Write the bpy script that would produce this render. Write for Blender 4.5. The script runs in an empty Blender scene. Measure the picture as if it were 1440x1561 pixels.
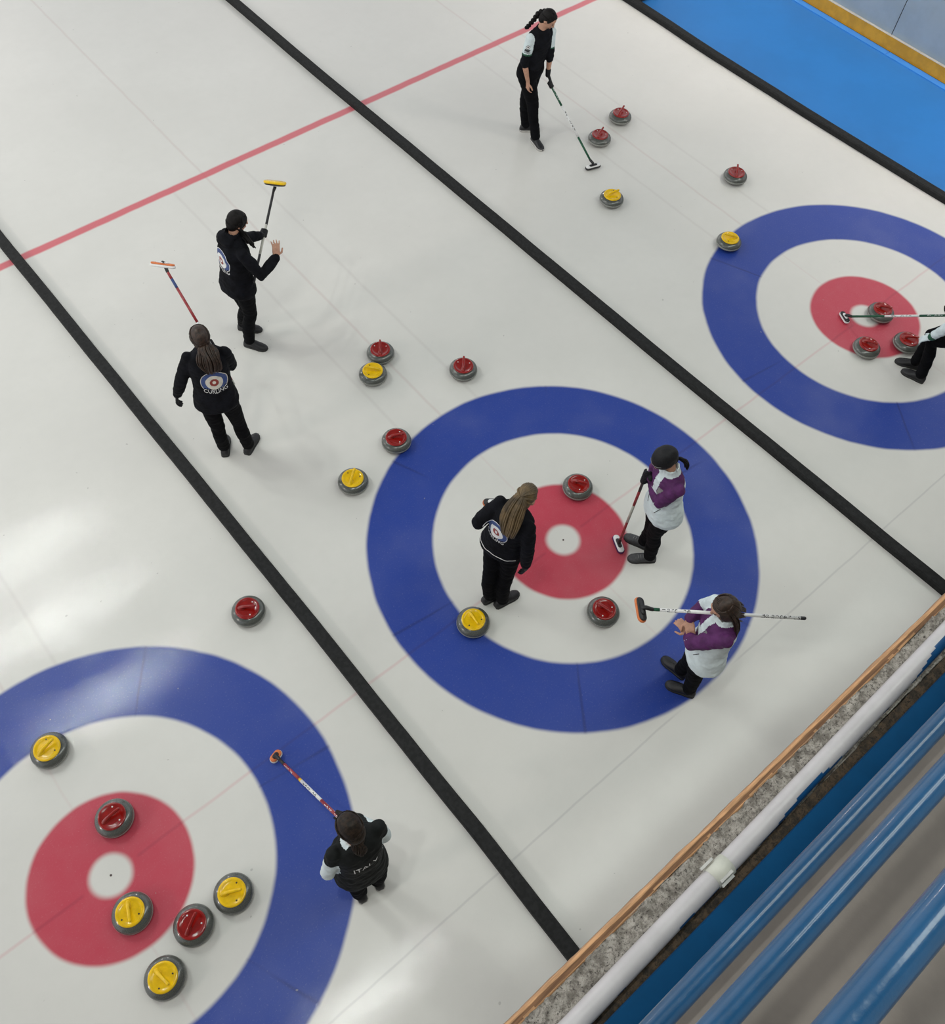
import bpy, bmesh, math, random
from mathutils import Vector as V, Matrix, noise
from mathutils.bvhtree import BVHTree

# ------------------------------------------------------------------ camera, world, lamps, exposure
SC = bpy.context.scene
COL = SC.collection
random.seed(7)
PI = math.pi

cam_d = bpy.data.cameras.new('camera')
cam = bpy.data.objects.new('camera', cam_d); COL.objects.link(cam)
cam.matrix_world = Matrix(((0.76895569, 0.53242614, -0.35387787, -3.421786),
                           (-0.63798163, 0.67464075, -0.37126716, -2.335334),
                           (0.04106809, 0.51125558, 0.85844694, 7.153806),
                           (0, 0, 0, 1)))
cam_d.sensor_fit = 'VERTICAL'; cam_d.sensor_height = 24.0
cam_d.lens = 24.0 * 1340.283 / 1561.0
cam_d.clip_start = 0.05; cam_d.clip_end = 200
SC.camera = cam
SC.view_settings.view_transform = 'Standard'
SC.view_settings.look = 'None'
SC.view_settings.exposure = -0.24
SC.view_settings.gamma = 1.0
SC.view_settings.use_curve_mapping = False

W = bpy.data.worlds.new('hall_light'); SC.world = W; W.use_nodes = True
# indoor surroundings: dim roof overhead, brighter lamps and stands lower down around the hall
_nt = W.node_tree; _tc = _nt.nodes.new('ShaderNodeTexCoord'); _sx = _nt.nodes.new('ShaderNodeSeparateXYZ'); _mr = _nt.nodes.new('ShaderNodeMapRange'); _cr = _nt.nodes.new('ShaderNodeMix')
_nt.links.new(_tc.outputs['Generated'], _sx.inputs[0]); _nt.links.new(_sx.outputs[2], _mr.inputs[0])
_mr.interpolation_type = 'SMOOTHSTEP'; _mr.inputs[1].default_value = .45; _mr.inputs[2].default_value = .80
_cr.data_type = 'RGBA'; _nt.links.new(_mr.outputs[0], _cr.inputs[0]); _cr.inputs[6].default_value = (.90, .93, .96, 1); _cr.inputs[7].default_value = (.17, .18, .19, 1)
_nt.links.new(_cr.outputs[2], W.node_tree.nodes['Background'].inputs[0])
W.node_tree.nodes['Background'].inputs[1].default_value = 1.14

def lamp(x, y, z, sx, sy, power, col=(1, .97, .93), rz=0):
    d = bpy.data.lights.new('hall_or_fill_lamp', 'AREA'); d.shape = 'RECTANGLE'
    d.size = sx; d.size_y = sy; d.energy = power; d.color = col
    o = bpy.data.objects.new('hall_or_fill_lamp', d); COL.objects.link(o); o.location = (x, y, z); o.rotation_euler = (0, 0, rz)
    return o
for (x, y) in ((-4.15, 6.25), (-5.3, 6.3), (-4.2, 8.4), (-5.4, 8.5), (-4.1, 10.4), (-5.3, 10.2), (-3.6, -1.25), (-4.9, -1.25)):
    lamp(x, y, 10, .20, .15, 80, (.95, 1, .94))
for (x, y) in ((20, 42), (4, 44), (-12, 42), (16, -17), (2, -19), (-19, -14), (-26, 6), (-24, 24)):
    lamp(x, y, 14, 2.2, 2.2, 1800 if y < 30 else 2200, (1, .90, .84))

for (x, y) in ((9.5, 1.0), (9.5, 7.5), (9.5, 14.0), (9.5, -5.0)):   # unseen narrow-beam fill lights, added to brighten the right-hand sheet
    lamp(x, y, 10, .8, .8, 100, (1, .92, .85)).data.spread = math.radians(64)

for (x, y, p) in ((1.2, -2.45, 200), (7.0, -2.45, 190)):   # unseen fill lights added above the gallery front to lift the near ice
    lamp(x, y - .15, 9.4, 5.6, 1.5, p, (.94, 1, .92))

# ------------------------------------------------------------------ node materials
def newmat(name):
    m = bpy.data.materials.new(name); m.use_nodes = True
    return m, m.node_tree, m.node_tree.nodes['Principled BSDF']
def N(nt, t, **kw):
    n = nt.nodes.new(t)
    for k, v in kw.items(): setattr(n, k, v)
    return n
def mth(nt, op, a, b=None, c=None, clamp=False):
    n = N(nt, 'ShaderNodeMath', operation=op, use_clamp=clamp)
    for i, v in enumerate((a, b, c)):
        if v is None: continue
        if hasattr(v, 'links'): nt.links.new(v, n.inputs[i])
        else: n.inputs[i].default_value = v
    return n.outputs[0]
def smooth(nt, v, lo, hi, a=0.0, b=1.0):
    n = N(nt, 'ShaderNodeMapRange', interpolation_type='SMOOTHSTEP')
    nt.links.new(v, n.inputs[0])
    for i, q in enumerate((lo, hi, a, b)): n.inputs[i + 1].default_value = q
    return n.outputs[0]
def mixc(nt, f, a, b):
    n = N(nt, 'ShaderNodeMix', data_type='RGBA')
    if hasattr(f, 'links'): nt.links.new(f, n.inputs[0])
    else: n.inputs[0].default_value = f
    for i, v in ((6, a), (7, b)):
        if hasattr(v, 'links'): nt.links.new(v, n.inputs[i])
        else: n.inputs[i].default_value = (*v, 1)
    return n.outputs[2]
def noise_n(nt, vec, scale, detail=3, rough=.5, sc3=None):
    if sc3:
        mp = N(nt, 'ShaderNodeMapping'); nt.links.new(vec, mp.inputs[0]); mp.inputs['Scale'].default_value = sc3; vec = mp.outputs[0]
    n = N(nt, 'ShaderNodeTexNoise'); nt.links.new(vec, n.inputs['Vector'])
    n.inputs['Scale'].default_value = scale; n.inputs['Detail'].default_value = detail; n.inputs['Roughness'].default_value = rough
    return n.outputs['Fac']
def mat(name, col, rough=.6, var=.12, vscale=25, bump=.0, bscale=60, metal=0, spec=.5, coat=0, stretch=None, col2=None, lo=.35, hi=.65):
    m, nt, b = newmat(name)
    tc = N(nt, 'ShaderNodeTexCoord').outputs['Object']
    f = noise_n(nt, tc, vscale, 4, .6, stretch)
    f = smooth(nt, f, lo, hi)
    c2 = col2 or tuple(min(1, c * (1 + var)) for c in col)
    c1 = col if col2 else tuple(c * (1 - var) for c in col)
    nt.links.new(mixc(nt, f, c1, c2), b.inputs['Base Color'])
    b.inputs['Roughness'].default_value = rough; b.inputs['Metallic'].default_value = metal
    b.inputs['Specular IOR Level'].default_value = spec; b.inputs['Coat Weight'].default_value = coat; b.inputs['Coat Roughness'].default_value = .08
    if bump:
        bn = N(nt, 'ShaderNodeBump'); bn.inputs['Strength'].default_value = bump; bn.inputs['Distance'].default_value = .01
        nt.links.new(noise_n(nt, tc, bscale, 5, .6, stretch), bn.inputs['Height']); nt.links.new(bn.outputs[0], b.inputs['Normal'])
    return m

M = {}
M['black_cloth'] = mat('black_cloth', (.0042, .0046, .0070), .85, .35, 12, .25, 45, spec=.15)
M['black_trouser'] = mat('black_trouser', (.0028, .003, .0042), .9, .3, 12, .2, 40, spec=.12)
M['vest'] = mat('vest', (.0070, .0085, .0085), .72, .3, 14, .3, 40, spec=.2)
M['black_glove'] = mat('black_glove', (.006, .006, .008), .6, .3, 60, .2, 90, spec=.3)
M['shoe_black'] = mat('shoe_black', (.008, .008, .010), .5, .3, 30, .1, 90)
M['shoe_grey'] = mat('shoe_grey', (.045, .046, .050), .6, .2, 60, .15, 120)
M['sole_white'] = mat('sole_white', (.45, .44, .42), .6, .1)
M['sole_black'] = mat('sole_black', (.012, .012, .012), .6, .1)
M['white_cloth'] = mat('white_cloth', (.62, .70, .72), .75, .06, 15, .35, 30, spec=.3)
M['purple_cloth'] = mat('purple_cloth', (.085, .018, .095), .7, .18, 15, .3, 35, spec=.3)
M['grey_cloth'] = mat('grey_cloth', (.20, .20, .20), .7, .1)
M['green_trim'] = mat('green_trim', (.01, .08, .04), .7, .1)
M['skin'] = mat('skin', (.46, .25, .17), .5, .10, 30, .05, 200, spec=.4)
M['lips'] = mat('lips', (.36, .12, .10), .45, .1)
M['eye'] = mat('eye', (.05, .035, .03), .2, .1)
M['hair_black'] = mat('hair_black', (.006, .005, .005), .6, .5, 40, 0, spec=.2)
M['hair_dark'] = mat('hair_dark', (.018, .011, .007), .5, .6, 45, 0, spec=.25)
M['hair_brown'] = mat('hair_brown', (.030, .016, .010), .5, .5, 45, 0, spec=.45)
M['hair_fair'] = mat('hair_fair', (.105, .070, .032), .5, .5, 9, 0, spec=.45)
M['hair_tie'] = mat('hair_tie', (.30, .24, .17), .6, .1)
M['white'] = mat('white_print', (.72, .72, .72), .5, .04)
M['offwhite'] = mat('cream_print', (.60, .57, .50), .5, .05)
M['blue'] = mat('blue_print', (.030, .060, .19), .5, .08)
M['red'] = mat('red_print', (.25, .035, .025), .5, .1)
M['black'] = mat('black_print', (.01, .01, .012), .5, .1)
M['granite'] = mat('granite', (.050, .056, .050), .25, .3, 220, .0, spec=.5, coat=.5, col2=(.105, .110, .100))
M['granite_band'] = mat('granite_band', (.25, .255, .235), .6, .15, 180)
M['cap_red'] = mat('cap_red', (.25, .007, .005), .14, .12, 20, spec=.4, coat=.5)
M['cap_yellow'] = mat('cap_yellow', (.78, .49, .006), .20, .08, 20, spec=.3, coat=.3)
M['screw_dark'] = mat('screw_dark', (.05, .04, .03), .35, .1, metal=.6)
M['screw_white'] = mat('screw_white', (.75, .72, .70), .3, .1)
M['rubber'] = mat('rubber', (.016, .0165, .017), .75, .25, 30, .3, 120, spec=.25)
M['rail_blue'] = mat('rail_blue', (.0008, .050, .130), .30, .10, 9, .15, 28, spec=.5, coat=.6)
M['plate_blue'] = mat('plate_blue', (.001, .045, .125), .7, .06, 9, .08, 40, spec=.1)
M['trunk_white'] = mat('trunk_white', (.44, .42, .43), .35, .05, 10)
M['paint_blue'] = mat('paint_blue', (.006, .07, .20), .4, .1)
M['clip_grey'] = mat('clip_grey', (.50, .50, .44), .5, .05)
M['wood'] = mat('wood', (.46, .25, .12), .7, .25, 8, .3, 60, stretch=(1, 12, 12))
M['wood_dark'] = mat('wood_dark', (.20, .10, .05), .8, .25, 8, .3, 60, stretch=(1, 12, 12))
M['deck'] = mat('deck', (.135, .115, .100), .7, .10, 5, .08, 60)
M['board_grey'] = mat('board_grey', (.36, .42, .47), .45, .05, 3)
M['kick_yellow'] = mat('kick_yellow', (.70, .34, .02), .5, .10, 5)
M['floor_blue'] = mat('floor_blue', (.015, .165, .48), .5, .04, 1.2)
M['strip_blue'] = mat('strip_blue', (.04, .25, .72), .5, .04, 3)
M['line_dark'] = mat('line_dark', (.02, .02, .02), .8, .1)
M['cap_white'] = mat('cap_white', (.80, .72, .60), .4, .05)

def concrete_mat(name, c1, c2, c3):
    m, nt, b = newmat(name)
    tc = N(nt, 'ShaderNodeTexCoord').outputs['Object']
    f = smooth(nt, noise_n(nt, tc, 32, 6, .78), .38, .62)
    g = smooth(nt, noise_n(nt, tc, 110, 4, .7), .52, .66)
    c = mixc(nt, f, c1, c2); c = mixc(nt, g, c, c3)
    nt.links.new(c, b.inputs['Base Color']); b.inputs['Roughness'].default_value = .9
    bn = N(nt, 'ShaderNodeBump'); bn.inputs['Strength'].default_value = .9; bn.inputs['Distance'].default_value = .006
    nt.links.new(noise_n(nt, tc, 90, 6, .8), bn.inputs['Height']); nt.links.new(bn.outputs[0], b.inputs['Normal'])
    return m
M['concrete'] = concrete_mat('rough_concrete', (.17, .15, .13), (.42, .385, .345), (.06, .05, .045))
M['shaded_dirt'] = concrete_mat('shaded_dirty_mortar', (.035, .028, .022), (.12, .08, .05), (.02, .017, .015))  # real dirt, with the shadow of the gap darkened into its colour

# ---- ice with the painted houses and lines (world metres; tee line is y = 0)
HX = (-4.622, 0.0, 4.617, -9.25)
def ice_material():
    m, nt, b = newmat('curling_ice')
    pos = N(nt, 'ShaderNodeNewGeometry').outputs['Position']
    # slight wobble of the painted edges under the ice
    nz = N(nt, 'ShaderNodeTexNoise'); nt.links.new(pos, nz.inputs['Vector']); nz.inputs['Scale'].default_value = 3.0
    sub = N(nt, 'ShaderNodeVectorMath', operation='SUBTRACT'); nt.links.new(nz.outputs['Color'], sub.inputs[0]); sub.inputs[1].default_value = (.5, .5, .5)
    scl = N(nt, 'ShaderNodeVectorMath', operation='MULTIPLY'); nt.links.new(sub.outputs[0], scl.inputs[0]); scl.inputs[1].default_value = (.02, .02, 0)
    add = N(nt, 'ShaderNodeVectorMath', operation='ADD'); nt.links.new(pos, add.inputs[0]); nt.links.new(scl.outputs[0], add.inputs[1])
    wp = add.outputs[0]
    sp = N(nt, 'ShaderNodeSeparateXYZ'); nt.links.new(wp, sp.inputs[0]); X, Y = sp.outputs[0], sp.outputs[1]
    d = None; lx = None
    for hx in HX:
        dn = N(nt, 'ShaderNodeVectorMath', operation='DISTANCE'); nt.links.new(wp, dn.inputs[0]); dn.inputs[1].default_value = (hx, 0, 0)
        ax = mth(nt, 'ABSOLUTE', mth(nt, 'SUBTRACT', X, hx))
        d = dn.outputs['Value'] if d is None else mth(nt, 'MINIMUM', d, dn.outputs['Value'])
        lx = ax if lx is None else mth(nt, 'MINIMUM', lx, ax)
    e = .022
    blue = mth(nt, 'MULTIPLY', smooth(nt, d, 1.219 - e, 1.219 + e), smooth(nt, d, 1.829 - e, 1.829 + e, 1, 0))
    red = mth(nt, 'MULTIPLY', smooth(nt, d, .158 - .03, .158 + .03), smooth(nt, d, .61 - e, .61 + e, 1, 0))
    # frosty patches that pale the paint
    fr = smooth(nt, noise_n(nt, pos, .9, 3, .55), .48, .75)
    fr2 = smooth(nt, noise_n(nt, pos, 8, 4, .6), .3, .8)
    fine = noise_n(nt, pos, 60, 3, .7)
    ice = mixc(nt, smooth(nt, noise_n(nt, pos, .7, 4, .6), .3, .75), (.66, .65, .62), (.70, .69, .66))
    ice = mixc(nt, mth(nt, 'MULTIPLY', fr2, .25), ice, (.62, .615, .585))
    bl = mixc(nt, mth(nt, 'MULTIPLY', fr, .18), (.018, .050, .300), (.20, .22, .42))
    bl = mixc(nt, mth(nt, 'MULTIPLY', fr2, .10), bl, (.09, .11, .33))
    rd = mixc(nt, mth(nt, 'MULTIPLY', fr, .25), (.50, .052, .085), (.58, .20, .22))
    rd = mixc(nt, mth(nt, 'MULTIPLY', fr2, .16), rd, (.55, .15, .18))
    c = ice
    # lines along the sheet
    def band(v, w, s): return smooth(nt, v, w - s, w + s, 1, 0)
    beyond = smooth(nt, d, 1.80, 1.86)
    centre = mth(nt, 'MULTIPLY', band(lx, .014, .012), beyond)
    centre = mth(nt, 'MULTIPLY', centre, smooth(nt, Y, -1.9, -1.8))
    c = mixc(nt, mth(nt, 'MULTIPLY', centre, .26), c, (.50, .37, .36))
    side = band(mth(nt, 'ABSOLUTE', mth(nt, 'SUBTRACT', lx, .44)), .016, .016)
    side = mth(nt, 'MULTIPLY', mth(nt, 'MULTIPLY', side, beyond), mth(nt, 'MULTIPLY', smooth(nt, Y, 1.0, 1.4), smooth(nt, Y, 6.2, 6.6, 1, 0)))
    c = mixc(nt, mth(nt, 'MULTIPLY', side, .20), c, (.46, .42, .41))
    inc = mth(nt, 'MULTIPLY', band(lx, .010, .010), mth(nt, 'MULTIPLY', smooth(nt, d, .60, .63), smooth(nt, d, 1.2, 1.24, 1, 0)))
    c = mixc(nt, mth(nt, 'MULTIPLY', inc, .14), c, (.55, .35, .36))
    c = mixc(nt, blue, c, bl); c = mixc(nt, red, c, rd)
    ty = mth(nt, 'ABSOLUTE', Y)
    tee = mth(nt, 'MULTIPLY', band(ty, .012, .010), smooth(nt, d, .20, .24))
    f_tee = mixc(nt, red, mixc(nt, blue, (.62, .36, .38), (.03, .03, .16)), (.30, .03, .06))
    c = mixc(nt, mth(nt, 'MULTIPLY', tee, .38), c, f_tee)
    # vinyl seams of the rings, every 60 degrees
    ang = None
    for hx in HX[:3]:
        a = mth(nt, 'ARCTAN2', Y, mth(nt, 'SUBTRACT', X, hx))
        s = mth(nt, 'ABSOLUTE', mth(nt, 'SINE', mth(nt, 'MULTIPLY', mth(nt, 'ADD', a, math.radians(7)), 3)))
        near = smooth(nt, mth(nt, 'ABSOLUTE', mth(nt, 'SUBTRACT', X, hx)), 2.25, 2.3, 0, 9)
        s = mth(nt, 'ADD', s, near)
        ang = s if ang is None else mth(nt, 'MINIMUM', ang, s)
    seam = mth(nt, 'MULTIPLY', band(ang, .022, .022), mth(nt, 'MULTIPLY', blue, smooth(nt, noise_n(nt, pos, 1.3, 1), .35, .55)))
    c = mixc(nt, mth(nt, 'MULTIPLY', seam, .5), c, (.012, .02, .12))
    hog = band(mth(nt, 'ABSOLUTE', mth(nt, 'SUBTRACT', Y, 6.40)), .052, .018)
    c = mixc(nt, mth(nt, 'MULTIPLY', hog, .92), c, (.60, .10, .13))
    back = band(mth(nt, 'ABSOLUTE', mth(nt, 'ADD', Y, 1.829)), .008, .006)
    c = mixc(nt, mth(nt, 'MULTIPLY', mth(nt, 'MULTIPLY', back, smooth(nt, d, 1.84, 1.90)), .30), c, (.33, .32, .34))
    pin = smooth(nt, d, .006, .012, 1, 0)
    c = mixc(nt, pin, c, (.05, .03, .03))
    specks = smooth(nt, noise_n(nt, pos, 17, 1, .5), .795, .81)
    c = mixc(nt, mth(nt, 'MULTIPLY', specks, .5), c, (.35, .34, .33))
    c = mixc(nt, mth(nt, 'MULTIPLY', smooth(nt, fine, .55, .75), .06), c, (.85, .85, .85))
    nt.links.new(c, b.inputs['Base Color'])
    b.inputs['Roughness'].default_value = .40; b.inputs['Specular IOR Level'].default_value = .35
    b.inputs['Coat Weight'].default_value = .85; b.inputs['Coat IOR'].default_value = 1.31
    rg = smooth(nt, noise_n(nt, pos, 2.2, 3, .6), .35, .7, .045, .14); nt.links.new(rg, b.inputs['Coat Roughness'])
    # pebble plus long scratches running down the sheet
    h1 = noise_n(nt, pos, 55, 2, .6)
    h2 = noise_n(nt, pos, 8.0, 6, .7, (3.2, .40, 1))
    h = mth(nt, 'ADD', mth(nt, 'MULTIPLY', h1, .30), mth(nt, 'MULTIPLY', h2, 1.0))
    bn = N(nt, 'ShaderNodeBump'); bn.inputs['Strength'].default_value = .15; bn.inputs['Distance'].default_value = .010
    nt.links.new(h, bn.inputs['Height']); nt.links.new(bn.outputs[0], b.inputs['Coat Normal'])
    return m
M['ice'] = ice_material()

# ------------------------------------------------------------------ object helpers
def prop(o, label=None, cat=None, group=None, kind=None):
    if label: o['label'] = label
    if cat: o['category'] = cat
    if group: o['group'] = group
    if kind: o['kind'] = kind
    return o
def link(name, me, mats, parent=None, smooth_=True):
    if not isinstance(mats, (list, tuple)): mats = [mats]
    for m in mats: me.materials.append(m)
    if smooth_:
        me.polygons.foreach_set('use_smooth', [True] * len(me.polygons))
    o = bpy.data.objects.new(name, me); COL.objects.link(o)
    if parent is not None:
        o.parent = parent
        o.matrix_parent_inverse = parent.matrix_basis.inverted()
    return o
def empty(name, loc, rz=0.0):
    o = bpy.data.objects.new(name, None); o.empty_display_size = .1; COL.objects.link(o)
    o.location = loc; o.rotation_euler = (0, 0, rz)
    o.matrix_basis = Matrix.Translation(V(loc)) @ Matrix.Rotation(rz, 4, 'Z')
    return o

class G:
    """geometry collector"""
    def __init__(s): s.v = []; s.f = []; s.mi = []; s.cur = 0
    def add(s, vs, fs):
        n = len(s.v); s.v += [tuple(q) for q in vs]
        for f in fs: s.f.append(tuple(i + n for i in f)); s.mi.append(s.cur)
    def box(s, a, b):
        x0, y0, z0 = a; x1, y1, z1 = b
        s.add([(x0, y0, z0), (x1, y0, z0), (x1, y1, z0), (x0, y1, z0), (x0, y0, z1), (x1, y0, z1), (x1, y1, z1), (x0, y1, z1)],
              [(0, 3, 2, 1), (4, 5, 6, 7), (0, 1, 5, 4), (1, 2, 6, 5), (2, 3, 7, 6), (3, 0, 4, 7)])
    def loft(s, rings, cap=True):
        n = len(rings[0]); vs = [p for r in rings for p in r]; fs = []
        for k in range(len(rings) - 1):
            for i in range(n):
                j = (i + 1) % n
                fs.append((k * n + i, k * n + j, (k + 1) * n + j, (k + 1) * n + i))
        if cap:
            fs.append(tuple(range(n - 1, -1, -1))); fs.append(tuple((len(rings) - 1) * n + i for i in range(n)))
        s.add(vs, fs)
    def chain(s, pts, rad, n=12, ell=None, round_=True):
        """tapered round tube through pts; ell = (axis, factor) squeezes it along axis"""
        pts = [V(p) for p in pts]; rings = []
        if len(pts) < 2: return
        def axes(t):
            h = V((0, 0, 1)) if abs(t.z) < .9 else V((1, 0, 0))
            a = t.cross(h).normalized(); return a, t.cross(a).normalized()
        T = []
        for i in range(len(pts)):
            a = pts[max(0, i - 1)]; b = pts[min(len(pts) - 1, i + 1)]
            T.append((b - a).normalized())
        a0, b0 = axes(T[0]); fr = [(a0, b0)]
        for i in range(1, len(pts)):
            q = T[i - 1].rotation_difference(T[i]); a = (q @ fr[-1][0]); a = (a - T[i] * a.dot(T[i])).normalized()
            fr.append((a, T[i].cross(a).normalized()))
        def ring(c, a, b, r):
            o = []
            for k in range(n):
                t = 2 * PI * k / n; d = a * (math.cos(t) * r) + b * (math.sin(t) * r)
                if ell: ax, fac = ell; d = d - ax * (d.dot(ax) * (1 - fac))
                o.append(c + d)
            return o
        if round_:
            for ph in (80, 55, 30):
                p = math.radians(ph); rings.append(ring(pts[0] - T[0] * rad[0] * math.sin(p), *fr[0], rad[0] * math.cos(p)))
        for i, c in enumerate(pts): rings.append(ring(c, *fr[i], rad[i]))
        if round_:
            for ph in (30, 55, 80):
                p = math.radians(ph); rings.append(ring(pts[-1] + T[-1] * rad[-1] * math.sin(p), *fr[-1], rad[-1] * math.cos(p)))
        s.loft(rings)
    def ell(s, c, ax, ay, az, n=20, m=12):
        """ellipsoid with semi-axis vectors"""
        c = V(c); rings = []
        for i in range(1, m):
            t = PI * i / m
            rings.append([c + az * (-math.cos(t)) + ax * (math.sin(t) * math.cos(2 * PI * k / n)) + ay * (math.sin(t) * math.sin(2 * PI * k / n)) for k in range(n)])
        s.loft(rings)
    def lathe(s, prof, n=40, c=(0, 0, 0)):
        rings = [[(c[0] + r * math.cos(2 * PI * k / n), c[1] + r * math.sin(2 * PI * k / n), c[2] + z) for k in range(n)] for r, z in prof]
        s.loft(rings)
    def mesh(s, name):
        me = bpy.data.meshes.new(name); me.from_pydata(s.v, [], s.f)
        if any(s.mi): me.polygons.foreach_set('material_index', s.mi)
        bm = bmesh.new(); bm.from_mesh(me); bmesh.ops.recalc_face_normals(bm, faces=bm.faces); bm.to_mesh(me); bm.free()
        return me
    def make(s, name, mats, parent=None, smooth_=True): return link(name, s.mesh(name), mats, parent, smooth_)
    def fused(s, name, mats, parent=None, voxel=.007, sm=4, fold=0, fsize=.09):
        """one continuous surface grown over all the collected volumes"""
        me = s.mesh(name); o = bpy.data.objects.new(name, me); COL.objects.link(o)
        r = o.modifiers.new('r', 'REMESH'); r.mode = 'VOXEL'; r.voxel_size = voxel; r.adaptivity = 0
        if sm: q = o.modifiers.new('s', 'SMOOTH'); q.factor = .5; q.iterations = sm
        dg = bpy.context.evaluated_depsgraph_get(); dg.update()
        nm = bpy.data.meshes.new_from_object(o.evaluated_get(dg)); nm.name = name
        bpy.data.objects.remove(o); bpy.data.meshes.remove(me)
        if fold:
            nm.update()
            nr = [v.normal.copy() for v in nm.vertices]
            for v, q in zip(nm.vertices, nr):
                p = v.co; k = noise.noise(V((p.x / fsize, p.y / fsize, p.z / (fsize * .55)))) + .5 * noise.noise(V((p.x / fsize * 2.3 + 9, p.y / fsize * 2.3, p.z / fsize * 3.6)))
                v.co = p + q * (k * fold)
        nm.materials.clear()
        return link(name, nm, mats, parent)

def text_mesh(txt, size):
    cu = bpy.data.curves.new('t', 'FONT'); cu.body = txt; cu.size = size; cu.resolution_u = 2; cu.align_x = 'CENTER'; cu.align_y = 'CENTER'
    o = bpy.data.objects.new('t', cu); COL.objects.link(o)
    dg = bpy.context.evaluated_depsgraph_get(); dg.update()
    me = bpy.data.meshes.new_from_object(o.evaluated_get(dg))
    vs = [v.co.copy() for v in me.vertices]; fs = [tuple(p.vertices) for p in me.polygons]
    bpy.data.objects.remove(o); bpy.data.meshes.remove(me)
    return vs, fs
_tm = {}
def text_cached(txt):
    if txt not in _tm: _tm[txt] = text_mesh(txt, 1.0)
    return _tm[txt]

# ------------------------------------------------------------------ setting
ICE_END = -2.70
g = G(); g.box((-13, ICE_END, -.05), (7.02, 34, 0.0))
prop(g.make('floor', M['ice'], None, False), kind='structure')
g = G(); g.box((7.02, ICE_END, -.05), (9.08, 34, 0.0))
prop(g.make('floor', M['floor_blue'], None, False), kind='structure')
g = G(); g.box((8.94, ICE_END, 0), (9.045, 2.93, .012)); g.box((8.94, 2.94, 0), (9.045, 34, .012))
prop(g.make('trim_1', M['strip_blue'], None, False), kind='structure')
# rink boards on the far side: grey panels over a yellow kick plate
root = G(); root.box((9.09, ICE_END, 0), (9.16, 34, 1.25)); wr = prop(root.make('wall_right', M['board_grey'], None, False), kind='structure')
g = G(); g.box((9.062, ICE_END, .004), (9.09, 34, .19)); g.make('kick_plate', M['kick_yellow'], wr, False)
g = G(); g.box((9.055, ICE_END, .19), (9.09, 34, .198)); g.make('kick_plate_lip', M['cap_white'], wr, False)
g = G()
for y in (3.04, .60, 5.48, 7.92, 10.4, 12.9, -1.84): g.box((9.086, y - .004, .198), (9.091, y + .004, 1.25))
g.make('panel_joint', M['line_dark'], wr, False)
g = G(); g.box((9.044, ICE_END, 0), (9.062, 34, .006)); prop(g.make('trim_2', M['line_dark'], None, False), kind='structure')

# wall under the gallery, ledge, gallery slab
g = G(); g.box((-13, -2.95, -.05), (9.16, -2.705, 4.24)); prop(g.make('wall_gallery', M['concrete'], None, False), kind='structure')
YC = -2.335334
def rough_slab(name, mtl, x0, x1, y0, y1, z, amp, nx, ny, seed, zb):
    vs = []; fs = []
    for i in range(nx + 1):
        for j in range(ny + 1):
            x = x0 + (x1 - x0) * i / nx; y = y0 + (y1 - y0) * j / ny
            h = amp * (noise.noise(V((x * 22, y * 22, seed))) + .7 * noise.noise(V((x * 60, y * 60, seed + 3))) + .4 * noise.noise(V((x * 140, y * 140, seed))))
            yy = y + (.006 * noise.noise(V((x * 25, j, seed))) if j in (0, ny) else 0)
            vs.append((x, yy, z + h))
    for i in range(nx):
        for j in range(ny):
            a = i * (ny + 1) + j; fs.append((a, a + ny + 1, a + ny + 2, a + 1))
    n0 = len(vs)
    vs += [(x0, y0, zb), (x1, y0, zb), (x1, y1, zb), (x0, y1, zb)]
    row0 = [i * (ny + 1) for i in range(nx + 1)]; row1 = [i * (ny + 1) + ny for i in range(nx + 1)]
    for a in range(nx): fs.append((row0[a], n0 if a < nx / 2 else n0 + 1, row0[a + 1])); fs.append((row1[a + 1], n0 + 3 if a < nx / 2 else n0 + 2, row1[a]))
    fs += [(row0[nx // 2], n0, n0 + 1), (row1[nx // 2], n0 + 2, n0 + 3)]
    fs.append((n0, n0 + 3, n0 + 2, n0 + 1))
    g = G(); g.add(vs, fs); return g.make(name, mtl)
ledge = prop(rough_slab('trim_3', M['concrete'], -5.2, 3.2, -2.585, -2.470, 4.352, .011, 900, 16, 2.0, 4.20), kind='structure')
shaded_dirt = prop(rough_slab('trim_4', M['shaded_dirt'], -5.2, 3.2, -2.68, -2.578, 4.340, .009, 900, 8, 5.0, 4.20), kind='structure')
# weathered plywood edge facing the rink
vs = []; fs = []; nx = 600
prof = [(-2.447, 4.22), (-2.447, 4.356), (-2.455, 4.360), (-2.463, 4.352), (-2.468, 4.356), (-2.474, 4.350), (-2.476, 4.22)]
for i in range(nx + 1):
    x = -5.2 + 8.4 * i / nx
    for j, (y, z) in enumerate(prof):
        w = noise.noise(V((x * 6, j * 3.1, 1))) * .0022 + noise.noise(V((x * 30, j * 5.1, 1))) * .0012
        if j in (0, 1): w += .004 * max(0, noise.noise(V((x * 9, 7, 1))))
        vs.append((x, y + w, z + (w if 0 < j < 6 else 0)))
npf = len(prof)
for i in range(nx):
    for j in range(npf):
        k = (j + 1) % npf; fs.append((i * npf + j, (i + 1) * npf + j, (i + 1) * npf + k, i * npf + k))
fs.append(tuple(range(npf))); fs.append(tuple(nx * npf + j for j in range(npf - 1, -1, -1)))
g = G(); g.add(vs, fs)
ply = g.mesh('trim_5')
for p in ply.polygons:
    if p.center.y < -2.456 and p.center.y > -2.466: p.material_index = 1
prop(link('trim_5', ply, [M['wood'], M['wood_dark']]), kind='structure')
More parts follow.
